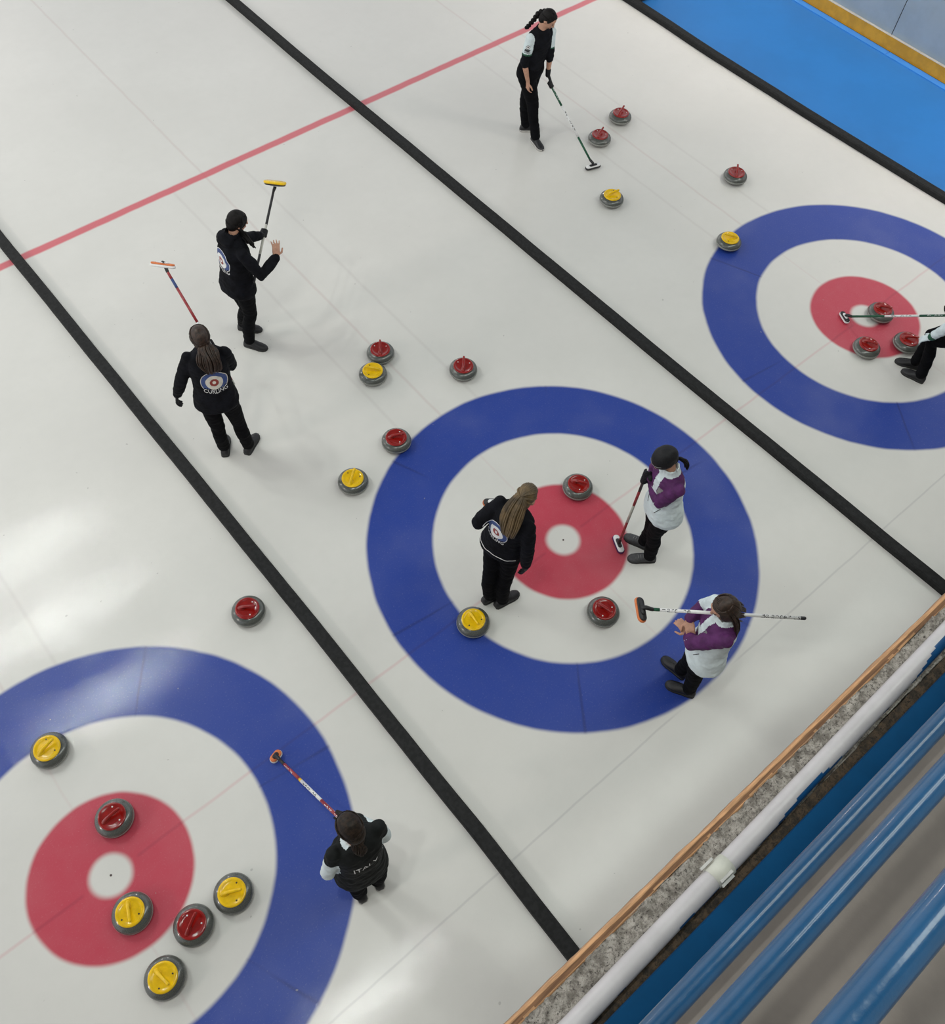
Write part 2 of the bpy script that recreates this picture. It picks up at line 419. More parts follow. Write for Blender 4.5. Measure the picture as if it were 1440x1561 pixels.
# gallery slab and blue fascia plate
g = G(); g.box((-6.5, -6.0, 4.66), (4.5, -2.660, 4.872)); prop(g.make('floor_gallery', M['deck'], None, False), kind='structure')
g = G(); g.box((-6.5, -6.4, 4.66), (4.5, -6.0, 8.6)); prop(g.make('shade_wall', M['board_grey'], None, False), kind='structure')  # unseen wall added to keep light off the rails from behind
g = G(); g.box((-6.5, -2.95, 4.24), (4.5, -2.700, 4.655)); prop(g.make('wall_gallery', M['concrete'], None, False), kind='structure')
g = G(); g.box((-6.5, -2.690, 4.412), (4.5, -2.613, 4.450)); prop(g.make('trim_6', M['plate_blue'], None, False), kind='structure')

# guard rail: three round rails on posts
RAILS = ((5.010, .0250), (5.490, .0240), (6.022, .0245))
ry = YC - .29
gr = empty('guard_rail', (-3.0, ry, 4.872))
prop(gr, 'blue painted tubular guard railing along the gallery edge above the ice', 'railing')
for nm, (z, r) in zip(('bottom_rail', 'middle_rail', 'top_rail'), RAILS):
    g = G(); pts = []
    for k in range(121):
        x = -6.4 + 10.8 * k / 120
        pts.append((x, ry + .0012 * noise.noise(V((x * 2, z, 0))), z + .0012 * noise.noise(V((x * 2, z, 5)))))
    g.chain(pts, [r * (1 + .012 * noise.noise(V((i * .9, z, 1)))) for i in range(121)], 28); g.make(nm, M['rail_blue'], gr)
for x in (-5.9, 0.95, 3.9):
    g = G(); g.chain([(x, ry, 4.872), (x, ry, 6.022)], [.022, .022], 20, round_=False); g.make('post', M['rail_blue'], gr)

# white conduit lying on the ledge, slightly askew, with its joint clip and blue paint drips
def pipe_pt(x):
    t = (x + 3.2) / 1.95
    th = math.radians(4.78 - .70 * max(0, min(1.3, t))); z = 4.388 + .003 * math.sin(x * 2.1)
    return V((x, YC - math.tan(th) * (7.1538 - z), z))
root = empty('white_conduit', (-2.5, -2.55, 4.36))
prop(root, 'white plastic conduit with blue paint drips lying along the concrete ledge', 'conduit')
g = G(); xs = [-5.2 + 8.3 * k / 260 for k in range(261)]
g.chain([pipe_pt(x) for x in xs], [.031] * 261, 28); o = g.make('pipe', [M['trunk_white'], M['paint_blue']], root)
for p in o.data.polygons:
    c = p.center; pc = pipe_pt(c.x); d = V((0, c.y - pc.y, c.z - pc.z)).normalized()
    a = math.degrees(math.atan2(-d.y, d.z))   # 0 = top, 90 = towards gallery
    lim = 66 - 120 * max(-.1, noise.noise(V((c.x * 2.6, 3, 0)))) - 30 * max(0, noise.noise(V((c.x * 11, 3, 0))))
    if a > lim or a < -150: p.material_index = 1
c = pipe_pt(-2.50)
g = G(); g.chain([c + V((-.035, 0, 0)), c + V((.035, 0, 0))], [.0335, .0335], 24, round_=False); g.make('joint_sleeve', M['clip_grey'], root)
for (dx, dy, dz) in ((-.02, .040, .012), (-.005, -.020, .030), (-.005, -.033, .012)):
    g = G(); g.box((c.x + dx - .025, c.y + dy - .004, c.z + dz - .004), (c.x + dx + .025, c.y + dy + .004, c.z + dz + .005)); g.make('clip', M['sole_white'], root, False)

# foam dividers between the sheets
DIV = ([(2.20, 33), (2.235, 7.3), (2.262, 5.40), (2.325, .58), (2.367, -1.09), (2.400, -2.69)],
       [(-2.45, 33), (-2.372, 6.75), (-2.358, 5.75), (-2.308, .68), (-2.306, -.40), (-2.298, -1.47), (-2.308, -2.69)],
       [(6.90, 33), (6.90, 5.62), (6.885, 4.38), (6.93, 2.30), (7.00, .57), (7.02, -2.69)])
DL = ('black foam divider between the middle sheet and the right-hand sheet', 'black foam divider between the left-hand sheet and the middle sheet', 'black foam divider between the right-hand sheet and the blue walkway')
for pts, lb in zip(DIV, DL):
    pl = []
    for a, b in zip(pts[:-1], pts[1:]):
        n = max(2, int(abs(a[1] - b[1]) / .12))
        for k in range(n): t = k / n; pl.append((a[0] + (b[0] - a[0]) * t, a[1] + (b[1] - a[1]) * t))
    pl.append(pts[-1])
    rings = []; w = .058; h = .075
    for (x, y) in pl:
        j = .004 * noise.noise(V((x, y * 1.6, 0))) + .0015 * noise.noise(V((x, y * 9, 0)))
        rings.append([(x + j + q[0] * w, y, q[1] * h) for q in ((-1, 0.02), (-1, .8), (-.8, 1), (.8, 1), (1, .8), (1, .02))])
    g = G(); g.loft(rings); prop(g.make('foam_divider', M['rubber'], None, False), lb, 'lane divider', 'foam dividers between the sheets')
# dark box standing on the blue walkway at the top edge of the photo
bx = empty('equipment_case', (7.25, 6.15, 0), math.radians(2))
prop(bx, 'small black box standing on the blue walkway beside the foam divider', 'box')
g = G(); g.box((7.03, 5.93, .0), (7.43, 6.5, .20)); g.make('case_body', M['shoe_black'], bx, False)
g = G(); g.box((7.025, 5.925, .20), (7.435, 6.505, .23)); g.make('lid', M['rubber'], bx, False)

# ------------------------------------------------------------------ curling stones
def stone_template(color):
    root = empty('curling_stone', (0, 0, 0))
    prof = [(.055, .0), (.062, .004), (.085, .007), (.112, .016), (.130, .028), (.1405, .040)]
    top = [(.1445, .072), (.140, .083), (.131, .0935), (.118, .103), (.104, .110), (.090, .1135), (.03, .114)]
    g = G(); g.lathe(prof + [(.1435, .046)] + [(.1435, .0465), (.1452, .0665)] + top, 48); g.make('granite_body', M['granite'], root)
    g = G(); g.lathe([(.1420, .044), (.1462, .046), (.1468, .056), (.1462, .066), (.1420, .068)], 48); g.make('striking_band', M['granite_band'], root)
    cm = M['cap_red'] if color == 'red' else M['cap_yellow']
    g = G(); g.lathe([(.03, .1135), (.100, .1135), (.1045, .1155), (.1045, .120), (.099, .1245), (.085, .1262), (.083, .1245), (.06, .1245), (.01, .1250)], 44)
    cap = g.make('handle_cap', cm, root)
    g = G()
    pts = [(-.062, 0, .118), (-.052, 0, .134), (-.030, 0, .150), (0, 0, .158), (.035, 0, .165), (.070, 0, .172)]
    g.chain(pts, [.021, .017, .014, .0125, .0125, .0115], 14); g.ell((-.050, 0, .122), V((.036, 0, 0)), V((0, .024, 0)), V((0, 0, .018)), 16, 8)
    g.make('handle', cm, cap)
    for k in range(3):
        t = 2 * PI * k / 3 + 1.0
        g = G(); g.lathe([(.002, .1262), (.0062, .1262), (.0062, .1285), (.0045, .1295), (.001, .1280)], 12, (.070 * math.cos(t), .070 * math.sin(t), -.0012))
        g.make('screw', M['screw_white'] if color == 'red' else M['screw_dark'], cap)
    return root
def dup(o, parent=None):
    c = o.copy(); COL.objects.link(c)
    if parent is not None: c.parent = parent
    for ch in o.children: dup(ch, c)
    return c
STONES = [
 ('red', 4.820, 4.139, 22, 'red-handled curling stone farthest from the camera, the farther of two beside the braided player', 'R'),
 ('red', 4.296, 3.983, 22, 'red-handled curling stone closest to the green and white broom head', 'R'),
 ('red', 5.155, 2.443, 42, 'red-handled curling stone standing alone above the right-hand house near the blue walkway', 'R'),
 ('yellow', 3.623, 3.074, -21, 'yellow-handled curling stone on white ice just below the green and white broom head', 'R'),
 ('yellow', 4.211, 1.706, 143, 'yellow-handled curling stone on the upper left rim of the right-hand blue ring', 'R'),
 ('red', 4.732, -0.098, -65, 'red-handled curling stone crossed by a broom shaft in the right-hand red circle', 'R'),
 ('red', 4.181, -0.320, -75, 'red-handled curling stone at the lower left edge of the right-hand red circle', 'R'),
 ('red', 4.596, -0.550, -57, 'red-handled curling stone in the right-hand red circle nearest the crouching person', 'R'),
 ('red', -0.015, 2.825, 53, 'red-handled curling stone touching a yellow-handled one above the middle house', 'M'),
 ('yellow', -0.246, 2.642, 142, 'yellow-handled curling stone touching a red-handled one above the middle house', 'M'),
 ('red', 0.530, 2.122, 48, 'red-handled curling stone standing alone on white ice above the middle blue ring', 'M'),
 ('red', -0.565, 1.824, -34, 'red-handled curling stone at the upper left edge of the middle blue ring', 'M'),
 ('yellow', -1.175, 1.700, 36, 'yellow-handled curling stone on plain ice left of the middle blue ring', 'M'),
 ('red', 0.477, 0.321, -64, 'red-handled curling stone at the top edge of the middle red circle', 'M'),
 ('red', -0.245, -0.778, -84, 'red-handled curling stone just below the middle red circle', 'M'),
 ('yellow', -1.209, -0.134, -99, 'yellow-handled curling stone on the inner rim of the middle blue ring', 'M'),
 ('red', -2.672, 1.169, -39, 'red-handled curling stone alone on white ice above the left-hand blue ring', 'L'),
 ('yellow', -4.539, 1.120, 9, 'yellow-handled curling stone on the upper inner rim of the left-hand blue ring', 'L'),
 ('red', -4.396, 0.334, 1, 'red-handled curling stone inside the top of the left-hand red circle', 'L'),
 ('yellow', -4.616, -0.347, -107, 'yellow-handled curling stone on the left-hand red circle touching its white centre', 'L'),
 ('red', -4.316, -0.699, 29, 'red-handled curling stone between two yellow-handled ones beside the left-hand red circle', 'L'),
 ('yellow', -3.982, -0.697, -29, 'yellow-handled curling stone right of a red-handled one in the left-hand house', 'L'),
 ('yellow', -4.644, -0.866, -77, 'yellow-handled curling stone in the left-hand house nearest the bottom of the photo', 'L')]
GRP = {'R': 'curling stones on the right-hand sheet', 'M': 'curling stones on the middle sheet', 'L': 'curling stones on the left-hand sheet'}
tmpl = {'red': stone_template('red'), 'yellow': stone_template('yellow')}; used = set()
for c, x, y, a, lb, gk in STONES:
    o = tmpl[c] if c not in used else dup(tmpl[c]); used.add(c)
    o.matrix_basis = Matrix.Translation((x, y, 0)) @ Matrix.Rotation(math.radians(a), 4, 'Z')
    prop(o, lb, 'curling stone', GRP[gk])

# ------------------------------------------------------------------ people
POSES = {'P1': {'La': (3.698, 4.73, 0.09),
        'Le': (3.773, 4.524, 1.084),
        'Lh': (3.686, 4.676, 0.88),
        'Lk': (3.612, 4.699, 0.48),
        'Ls': (3.792, 4.563, 1.35),
        'Lt': (3.78, 4.675, 0.03),
        'Lw': (3.787, 4.533, 0.844),
        'Ra': (3.634, 4.469, 0.09),
        'Re': (3.437, 4.6, 1.09),
        'Rh': (3.522, 4.632, 0.88),
        'Rk': (3.628, 4.586, 0.5),
        'Rs': (3.49, 4.596, 1.35),
        'Rt': (3.609, 4.333, 0.03),
        'Rw': (3.47, 4.54, 0.86),
        'head': (3.7, 4.553, 1.52),
        'neck': (3.653, 4.586, 1.4),
        'pelvis': (3.604, 4.654, 0.9),
        'tail': [(3.738, 4.621, 1.55), (3.662, 4.659, 1.55), (3.622, 4.71, 1.45), (3.565, 4.739, 1.38)],
        'yaw': -75},
 'P2': {'La': (-0.926, 4.017, 0.09),
        'Le': (-0.7, 3.935, 1.18),
        'Lh': (-0.988, 3.846, 0.88),
        'Lk': (-0.944, 3.82, 0.48),
        'Ls': (-0.908, 3.917, 1.354),
        'Lt': (-0.851, 3.936, 0.03),
        'Lw': (-0.56, 3.955, 1.12),
        'Ra': (-1.004, 3.777, 0.09),
        'Re': (-0.844, 3.491, 1.122),
        'Rh': (-0.973, 3.677, 0.88),
        'Rk': (-0.968, 3.702, 0.5),
        'Rs': (-0.932, 3.614, 1.346),
        'Rt': (-0.919, 3.654, 0.03),
        'Rw': (-0.62, 3.566, 1.167),
        'head': (-0.819, 3.815, 1.52),
        'neck': (-0.91, 3.786, 1.4),
        'pelvis': (-0.981, 3.761, 0.9),
        'tail': [(-0.837, 3.781, 1.5), (-0.814, 3.758, 1.42), (-0.803, 3.676, 1.38), (-0.766, 3.693, 1.3)],
        'yaw': 5},
 'P3': {'La': (-1.924, 2.78, 0.09),
        'Le': (-2.065, 2.851, 1.118),
        'Lh': (-1.943, 2.736, 0.88),
        'Lk': (-1.937, 2.724, 0.48),
        'Ls': (-1.95, 2.822, 1.36),
        'Lt': (-1.852, 2.896, 0.03),
        'Lw': (-2.122, 2.926, 0.897),
        'Ra': (-1.729, 2.657, 0.09),
        'Re': (-1.632, 2.753, 1.103),
        'Rh': (-1.799, 2.646, 0.88),
        'Rk': (-1.758, 2.651, 0.48),
        'Rs': (-1.679, 2.684, 1.36),
        'Rt': (-1.631, 2.724, 0.03),
        'Rw': (-1.655, 2.93, 1.12),
        'head': (-1.799, 2.811, 1.52),
        'neck': (-1.812, 2.766, 1.41),
        'pelvis': (-1.871, 2.691, 0.9),
        'tail': [(-1.812, 2.726, 1.5), (-1.83, 2.666, 1.42), (-1.834, 2.635, 1.3)],
        'yaw': 58},
 'P4': {'La': (-0.938, -0.033, 0.09),
        'Le': (-0.982, 0.155, 1.161),
        'Lh': (-0.845, 0.079, 0.88),
        'Lk': (-0.936, 0.004, 0.48),
        'Ls': (-0.808, 0.102, 1.36),
        'Lt': (-0.8, -0.049, 0.03),
        'Lw': (-0.78, 0.235, 1.09),
        'Ra': (-0.876, -0.132, 0.09),
        'Re': (-0.804, -0.248, 1.095),
        'Rh': (-0.809, -0.087, 0.88),
        'Rk': (-0.843, -0.102, 0.48),
        'Rs': (-0.785, -0.202, 1.36),
        'Rt': (-0.729, -0.147, 0.03),
        'Rw': (-0.809, -0.264, 0.855),
        'head': (-0.697, -0.051, 1.52),
        'neck': (-0.78, -0.052, 1.4),
        'pelvis': (-0.827, -0.004, 0.9),
        'tail': [(-0.759, -0.058, 1.6), (-0.809, -0.072, 1.48), (-0.845, -0.092, 1.36), (-0.868, -0.105, 1.27)],
        'yaw': 12},
 'P5': {'La': (0.475, -0.642, 0.09),
        'Le': (0.31, -0.6, 1.13),
        'Lh': (0.427, -0.667, 0.88),
        'Lk': (0.456, -0.608, 0.48),
        'Ls': (0.374, -0.677, 1.36),
        'Lt': (0.344, -0.533, 0.03),
        'Lw': (0.385, -0.445, 1.14),
        'Ra': (0.545, -0.505, 0.09),
        'Re': (0.47, -0.385, 1.1),
        'Rh': (0.485, -0.507, 0.88),
        'Rk': (0.505, -0.545, 0.48),
        'Rs': (0.459, -0.385, 1.36),
        'Rt': (0.497, -0.38, 0.03),
        'Rw': (0.36, -0.43, 1.24),
        'head': (0.394, -0.465, 1.52),
        'neck': (0.426, -0.526, 1.4),
        'pelvis': (0.456, -0.587, 0.9),
        'tail': [(0.503, -0.525, 1.5), (0.551, -0.56, 1.45), (0.558, -0.585, 1.38)],
        'yaw': 160},
 'P6': {'La': (-0.183, -1.752, 0.09),
        'Le': (-0.39, -1.6, 1.12),
        'Lh': (-0.278, -1.761, 0.88),
        'Lk': (-0.181, -1.703, 0.48),
        'Ls': (-0.29, -1.776, 1.36),
        'Lt': (-0.253, -1.616, 0.03),
        'Lw': (-0.325, -1.545, 1.1),
        'Ra': (-0.107, -1.589, 0.09),
        'Re': (-0.13, -1.47, 1.2),
        'Rh': (-0.169, -1.631, 0.88),
        'Rk': (-0.136, -1.617, 0.48),
        'Rs': (-0.113, -1.529, 1.36),
        'Rt': (-0.115, -1.476, 0.03),
        'Rw': (-0.285, -1.47, 1.18),
        'head': (-0.197, -1.616, 1.52),
        'neck': (-0.192, -1.657, 1.4),
        'pelvis': (-0.224, -1.696, 0.9),
        'tail': [(-0.2, -1.657, 1.55), (-0.171, -1.72, 1.45), (-0.177, -1.779, 1.33)],
        'yaw': 140},
 'P7': {'La': (-3.259, -1.284, 0.09),
        'Le': (-3.375, -1.215, 1.1),
        'Lh': (-3.253, -1.248, 0.88),
        'Lk': (-3.248, -1.236, 0.48),
        'Ls': (-3.282, -1.194, 1.36),
        'Lt': (-3.24, -1.184, 0.03),
        'Lw': (-3.15, -1.07, 0.94),
        'Ra': (-3.104, -1.294, 0.09),
        'Re': (-2.955, -1.259, 1.092),
        'Rh': (-3.086, -1.278, 0.88),
        'Rk': (-3.057, -1.28, 0.48),
        'Rs': (-2.981, -1.24, 1.36),
        'Rt': (-3.078, -1.196, 0.03),
        'Rw': (-3.02, -1.03, 0.97),
        'head': (-3.121, -1.166, 1.52),
        'neck': (-3.133, -1.217, 1.4),
        'pelvis': (-3.17, -1.263, 0.9),
        'tail': [(-3.133, -1.231, 1.52), (-3.137, -1.275, 1.45), (-3.15, -1.309, 1.36)],
        'yaw': 80},
 'P8': {'La': (4.321, -0.921, 0.09),
        'Le': (4.2, -0.9, 0.9),
        'Lh': (4.395, -1.144, 0.78),
        'Lk': (4.338, -0.818, 0.5),
        'Ls': (4.27, -1.02, 1.1),
        'Lt': (4.287, -0.775, 0.03),
        'Lw': (4.179, -0.81, 0.66),
        'Ra': (4.428, -0.776, 0.09),
        'Re': (4.36, -0.76, 0.9),
        'Rh': (4.48, -0.997, 0.78),
        'Rk': (4.403, -0.756, 0.5),
        'Rs': (4.405, -0.752, 1.12),
        'Rt': (4.387, -0.703, 0.03),
        'Rw': (4.5, -0.79, 0.78),
        'head': (4.337, -0.769, 1.2),
        'neck': (4.369, -0.901, 1.15),
        'pelvis': (4.437, -1.07, 0.8),
        'tail': [(4.36, -0.8, 1.22), (4.4, -0.86, 1.2)],
        'yaw': 150}}

def decal(target, verts, faces, mats, mi, origin, right, upv, nrm, parent, name, off=.0035, label=None):
    """lay flat artwork on a garment so that it follows the cloth"""
    me = target.data
    bvh = BVHTree.FromPolygons([v.co for v in me.vertices], [tuple(p.vertices) for p in me.polygons])
    out = []; dep = []
    for v in verts:
        p = V(origin) + right * v[0] + upv * v[1]
        h = bvh.ray_cast(p + nrm * .25, -nrm, .6)
        out.append((h[0] + nrm * off) if h[0] is not None else p); dep.append(h[3] if h[0] is not None else .25)
    mid = sorted(dep)[len(dep) // 2]
    keep = [i for i, f_ in enumerate(faces) if max(dep[k] for k in f_) - min(dep[k] for k in f_) < .03 and min(dep[k] for k in f_) > mid - .06]
    faces = [faces[i] for i in keep]; mi = [mi[i] for i in keep] if mi else None
    nm = bpy.data.meshes.new(name); nm.from_pydata([tuple(q) for q in out], [], faces)
    if mi: nm.polygons.foreach_set('material_index', mi)
    o = link(name, nm, mats, parent, False)
    if label: o['label'] = label
    return o
def disc_art(R, rings, cut=None, seg=48, nr=3):
    vs = []; fs = []; mi = []; edges = [R * r for r, _ in rings] + [0.0]
    for k, (r, m) in enumerate(rings):
        ro, ri = edges[k], edges[k + 1]
        for q in range(nr):
            a = ro + (ri - ro) * q / nr; b = ro + (ri - ro) * (q + 1) / nr
            for i in range(seg):
                t0 = 2 * PI * i / seg; t1 = 2 * PI * (i + 1) / seg
                pts = [(a * math.cos(t0), a * math.sin(t0)), (a * math.cos(t1), a * math.sin(t1)), (b * math.cos(t1), b * math.sin(t1)), (b * math.cos(t0), b * math.sin(t0))]
                if cut is not None and min(p[1] for p in pts) < cut(pts[0][0], R): continue
                n = len(vs); vs += pts
                fs.append((n, n + 1, n + 2, n + 3) if b > 1e-6 else (n, n + 1, n + 2)); mi.append(m)
    return vs, fs, mi

def hand_relaxed(g, w, d, n, s, curl=.5, r=.0082, spread=.0):
    """open or half-closed hand: w wrist, d finger direction, n back-of-hand normal, s=+1 thumb on +side"""
    d = d.normalized(); n = (n - d * n.dot(d)).normalized(); side = d.cross(n).normalized() * s
    for q in (-.026, -.009, .009, .026):
        g.chain([w + side * q * .6, w + d * .045 + side * q, w + d * .085 + side * q], [.014, .0125, .0115], 10)
    L = (.062, .074, .080, .072)
    for i, q in enumerate((-.029, -.0098, .0098, .029)):
        dd = (d + side * (q * spread * 14)).normalized(); p = w + d * .085 + side * q; pts = [p]; ang = .15 + curl * .5
        for k, fr in enumerate((.42, .32, .26)):
            v = dd * math.cos(ang) - n * math.sin(ang); p = p + v * (L[i] * fr * 1.0); pts.append(p); ang += curl * .75
        g.chain(pts, [r, r * .97, r * .9, r * .78], 10)
    b = w + d * .028 + side * .022
    g.chain([b, b + (d * .35 + side * .8 - n * .2).normalized() * .038, b + (d * .35 + side * .8 - n * .2).normalized() * .038 + (d * .85 + side * .3 - n * .3).normalized() * .042], [.0125, .0108, .009], 10)
def hand_grip(g, w, S, ax, r=.0088, R=.013):
    """hand closed round a shaft through S with direction ax"""
    ax = ax.normalized(); d = (S - w); d = (d - ax * d.dot(ax))
    d = d.normalized() if d.length > 1e-4 else V((0, 0, 1)).cross(ax).normalized()
    n = ax.cross(d).normalized(); base = S - d * (R + .014)
    rr = R + r * .85
    for i in range(4):
        o = ax * ((i - 1.5) * .0195)
        g.chain([w + o * .5, base - n * .012 + o], [.0155, .0125], 10)
        pts = []
        for k in range(7):
            t = math.radians(150 + k * 42 * (1.0 - .03 * abs(i - 1.5)))
            pts.append(S + o + d * (math.cos(t) * rr) + n * (math.sin(t) * -rr))
        g.chain(pts, [r * 1.1, r * 1.05, r, r, r * .95, r * .9, r * .8], 10)
    b = base + ax * .040 + n * .006
    g.chain([w + ax * .012, b, S + ax * .042 + n * rr * 1.0, S + ax * .034 + d * rr * .95 + n * .006], [.013, .012, .0105, .009], 10)

def person(key, label, o):
    J = {k: (V(v) if isinstance(v, tuple) else v) for k, v in POSES[key].items() if k not in ('tail', 'yaw')}
    yaw = math.radians(POSES[key]['yaw'])
    root = empty('person', ((J['La'].x + J['Ra'].x) / 2, (J['La'].y + J['Ra'].y) / 2, 0), yaw)
    prop(root, label, 'person')
    Z = V((0, 0, 1)); ls = (J['Ls'] - J['Rs']).normalized(); lh = (J['Lh'] - J['Rh']).normalized()
    spine = (J['neck'] - J['pelvis']); up = spine.normalized()
    fwd = ls.cross(up).normalized()
    if fwd.dot(V((math.cos(yaw), math.sin(yaw), 0))) < 0: fwd = -fwd
    hy = math.radians(o.get('hyaw', math.degrees(yaw))); hp = math.radians(o.get('hpitch', 15))
    f = V((math.cos(hy) * math.cos(hp), math.sin(hy) * math.cos(hp), -math.sin(hp))); r = V((math.sin(hy), -math.cos(hy), 0)); u = r.cross(f)
    hc = J['head'] + u * .02; f0, r0, u0 = f, r, u; f = f * .94; r = r * .94; u = u * .94   # head size
    sw = o.get('slim', 1.0)
    # ---- body
    g = G()
    g.ell(hc, r * .074, f * .092, u * .093)
    g.ell(hc + f * .022 - u * .050, r * .060, f * .068, u * .078)
    g.ell(hc + f * .052 - u * .098, r * .030, f * .028, u * .024)
    g.ell(hc + f * .070 + u * .028, r * .050, f * .020, u * .018)
    for s in (-1, 1):
        g.ell(hc + f * .058 - u * .035 + r * (.036 * s), r * .020, f * .022, u * .024)
        g.ell(hc + r * (.076 * s) - u * .022 - f * .006, r * .009, f * .019, u * .031)
    g.chain([hc + f * .088 + u * .004, hc + f * .101 - u * .026, hc + f * .106 - u * .038], [.008, .011, .0125], 10)
    g.ell(hc + f * .086 - u * .066, r * .023, f * .010, u * .0065); g.ell(hc + f * .084 - u * .078, r * .019, f * .010, u * .0065)
    g.chain([J['neck'] - up * .05, hc - u * .06 - f * .015], [.056, .050], 16)
    sw0 = sw
    def torso(gg, prof, ex):
        rings = []
        for t, wd, dp in prof:
            sw = 1 + (sw0 - 1) * max(0, min(1, (t - .02) / .25))
            c = J['pelvis'] + spine * t; lat = (lh * (1 - max(0, min(1, t))) + ls * max(0, min(1, t))).normalized(); fw = (fwd - lat * fwd.dot(lat)).normalized()
            bulge = .0
            ring = []
            for q in range(28):
                a = 2 * PI * q / 28; ca, sa = math.cos(a), math.sin(a)
                x = abs(ca) ** .82 * (1 if ca > 0 else -1); y = abs(sa) ** .9 * (1 if sa > 0 else -1)
                ring.append(c + lat * (x * (wd + ex) * sw) + fw * (y * (dp + ex) * (sw * .5 + .5)))
            rings.append(ring)
        gg.loft(rings)
    body_prof = ((-.20, .09, .08), (-.08, .150, .105), (.06, .155, .110), (.30, .125, .092), (.5, .128, .098), (.72, .140, .108), (.88, .145, .090), (.97, .100, .065), (1.04, .05, .05))
    torso(g, body_prof, -.008)
    for s in 'LR':
        S, E_, Wr = J[s + 's'], J[s + 'e'], J[s + 'w']
        g.chain([S, S.lerp(E_, .5), E_, E_.lerp(Wr, .35), Wr], [.042, .040, .035, .034, .023], 14)
        H, K, A = J[s + 'h'], J[s + 'k'], J[s + 'a']
        g.chain([H, H.lerp(K, .5), K, K.lerp(A, .35), A], [.076, .060, .042, .042, .030], 16)
        fd = (J[s + 't'] - A); fd.z = 0; fd.normalize()
        g.chain([A + V((0, 0, -.045)) - fd * .03, A + V((0, 0, -.055)) + fd * .05, A + V((0, 0, -.062)) + fd * .12], [.024, .020, .014], 12)
    glove = {}
    for s in 'LR':
        hs = o.get('hand' + s, ('relax', None)); E_, Wr = J[s + 'e'], J[s + 'w']; fd = (Wr - E_).normalized()
        gg = g if not o.get('glove' + s) else G()
        if hs[0] == 'grip': hand_grip(gg, Wr, V(hs[1]), V(hs[2]), r=.0088 if gg is g else .0105)
        else:
            n = V(hs[1]) if hs[1] else (ls * (1 if s == 'L' else -1))
            dd = V(hs[2]) if len(hs) > 2 and hs[2] else fd + V((0, 0, -.25))
            sd = hs[3] if len(hs) > 3 else (1 if s == 'L' else -1)
            cu = hs[4] if len(hs) > 4 else .55
            hand_relaxed(gg, Wr, dd, n, sd, cu, r=.0082 if gg is g else .010, spread=hs[5] if len(hs) > 5 else .1)
        if gg is not g:
            gg.chain([Wr - fd * .05, Wr + fd * .02], [.034, .030], 14); glove[s] = gg
            g.chain([Wr - fd * .02, Wr + fd * .02], [.018, .015], 10)
    body = g.fused('body', M['skin'], root, .0062, 3)
    for s, gg in glove.items():
        q = gg.fused('glove', M[o.get('glove_mat' + s, 'black_glove')], root, .005, 2)
        if o.get('glove_mat' + s) == 'white_cloth': q['label'] = 'white glove'
        if o.get('glove_patch') and s == 'R':
            pass
    for s in (-1, 1):
        gg = G(); gg.ell(hc + f * .0785 + r * (.031 * s) - u * .003, r * .013, f * .0085, u * .0062, 12, 8); gg.make('eye', M['eye'], body)
        gg = G(); gg.chain([hc + f * .086 + r * (.016 * s) + u * .017, hc + f * .084 + r * (.032 * s) + u * .020, hc + f * .073 + r * (.047 * s) + u * .016], [.003, .0035, .002], 6); gg.make('eyebrow', M['hair_dark'], body)
    gg = G(); gg.ell(hc + f * .0925 - u * .0665, r * .021, f * .006, u * .005, 12, 6); gg.ell(hc + f * .0905 - u * .0775, r * .017, f * .006, u * .0055, 12, 6); gg.make('lips', M['lips'], body)
    # ---- trousers
    g = G()
    hw = o.get('hips', 1.0)
    torso(g, ((-.22, .09, .085), (-.10, .158 * hw, .115 * hw), (.04, .165 * hw, .120 * hw), (.16, .154 * hw, .110 * hw), (.30, .135, .10)), 0.0); lw_ = o.get('legs', 1.0)
    for s in 'LR':
        H, K, A = J[s + 'h'], J[s + 'k'], J[s + 'a']; kf = fwd * .012
        g.chain([H, H.lerp(K, .5) + kf, K + kf, K.lerp(A, .45) - kf, A + V((0, 0, .0))], [.094 * lw_, .083 * lw_, .066 * lw_, .064, .058], 18)
    g.fused('trousers', M['black_trouser'], root, .0085, 4, .006, .10)
    # ---- shoes
    for s in 'LR':
        A = J[s + 'a'].copy(); fd = (J[s + 't'] - A); fd.z = 0; fd.normalize(); sd = V((-fd.y, fd.x, 0)); A.z = 0
        sec = ((-.072, .020, .045), (-.060, .034, .075), (-.02, .040, .098), (.03, .041, .092), (.07, .044, .078), (.11, .048, .060), (.150, .044, .048), (.178, .028, .036), (.190, .010, .020))
        g = G(); sg = G(); rings = []; sr = []
        for x, w, h in sec:
            c = A + fd * x
            rings.append([c + sd * (w * math.cos(t)) + V((0, 0, max(.006, h * .45 + h * .55 * math.sin(t)))) for t in [2 * PI * q / 18 for q in range(18)]])
            ww = w + .004
            sr.append([c + sd * (ww * a) + V((0, 0, z)) for a, z in ((-1, .001), (-1, .018), (-.9, .022), (.9, .022), (1, .018), (1, .001))])
        g.loft(rings); sg.loft(sr)
        sm = o.get('shoe', 'shoe_black')
        sh = g.make('shoe', M[sm], root)
        sg.make('sole', M[o.get('sole', 'sole_black')], sh)
        lg = G()
        for q in range(4):
            x = .035 + q * .022; z = .093 - q * .009
            lg.chain([A + fd * x + sd * .02 + V((0, 0, z - .008)), A + fd * x + V((0, 0, z)), A + fd * x - sd * .02 + V((0, 0, z - .008))], [.0022] * 3, 6)
        lg.chain([A + fd * .03 + V((0, 0, .092)), A + fd * .02 + sd * .025 + V((0, 0, .104)), A + fd * .035 + sd * .04 + V((0, 0, .088))], [.0018] * 3, 6)
        lg.make('laces', M['grey_cloth'] if sm == 'shoe_grey' else M['shoe_black'], sh)
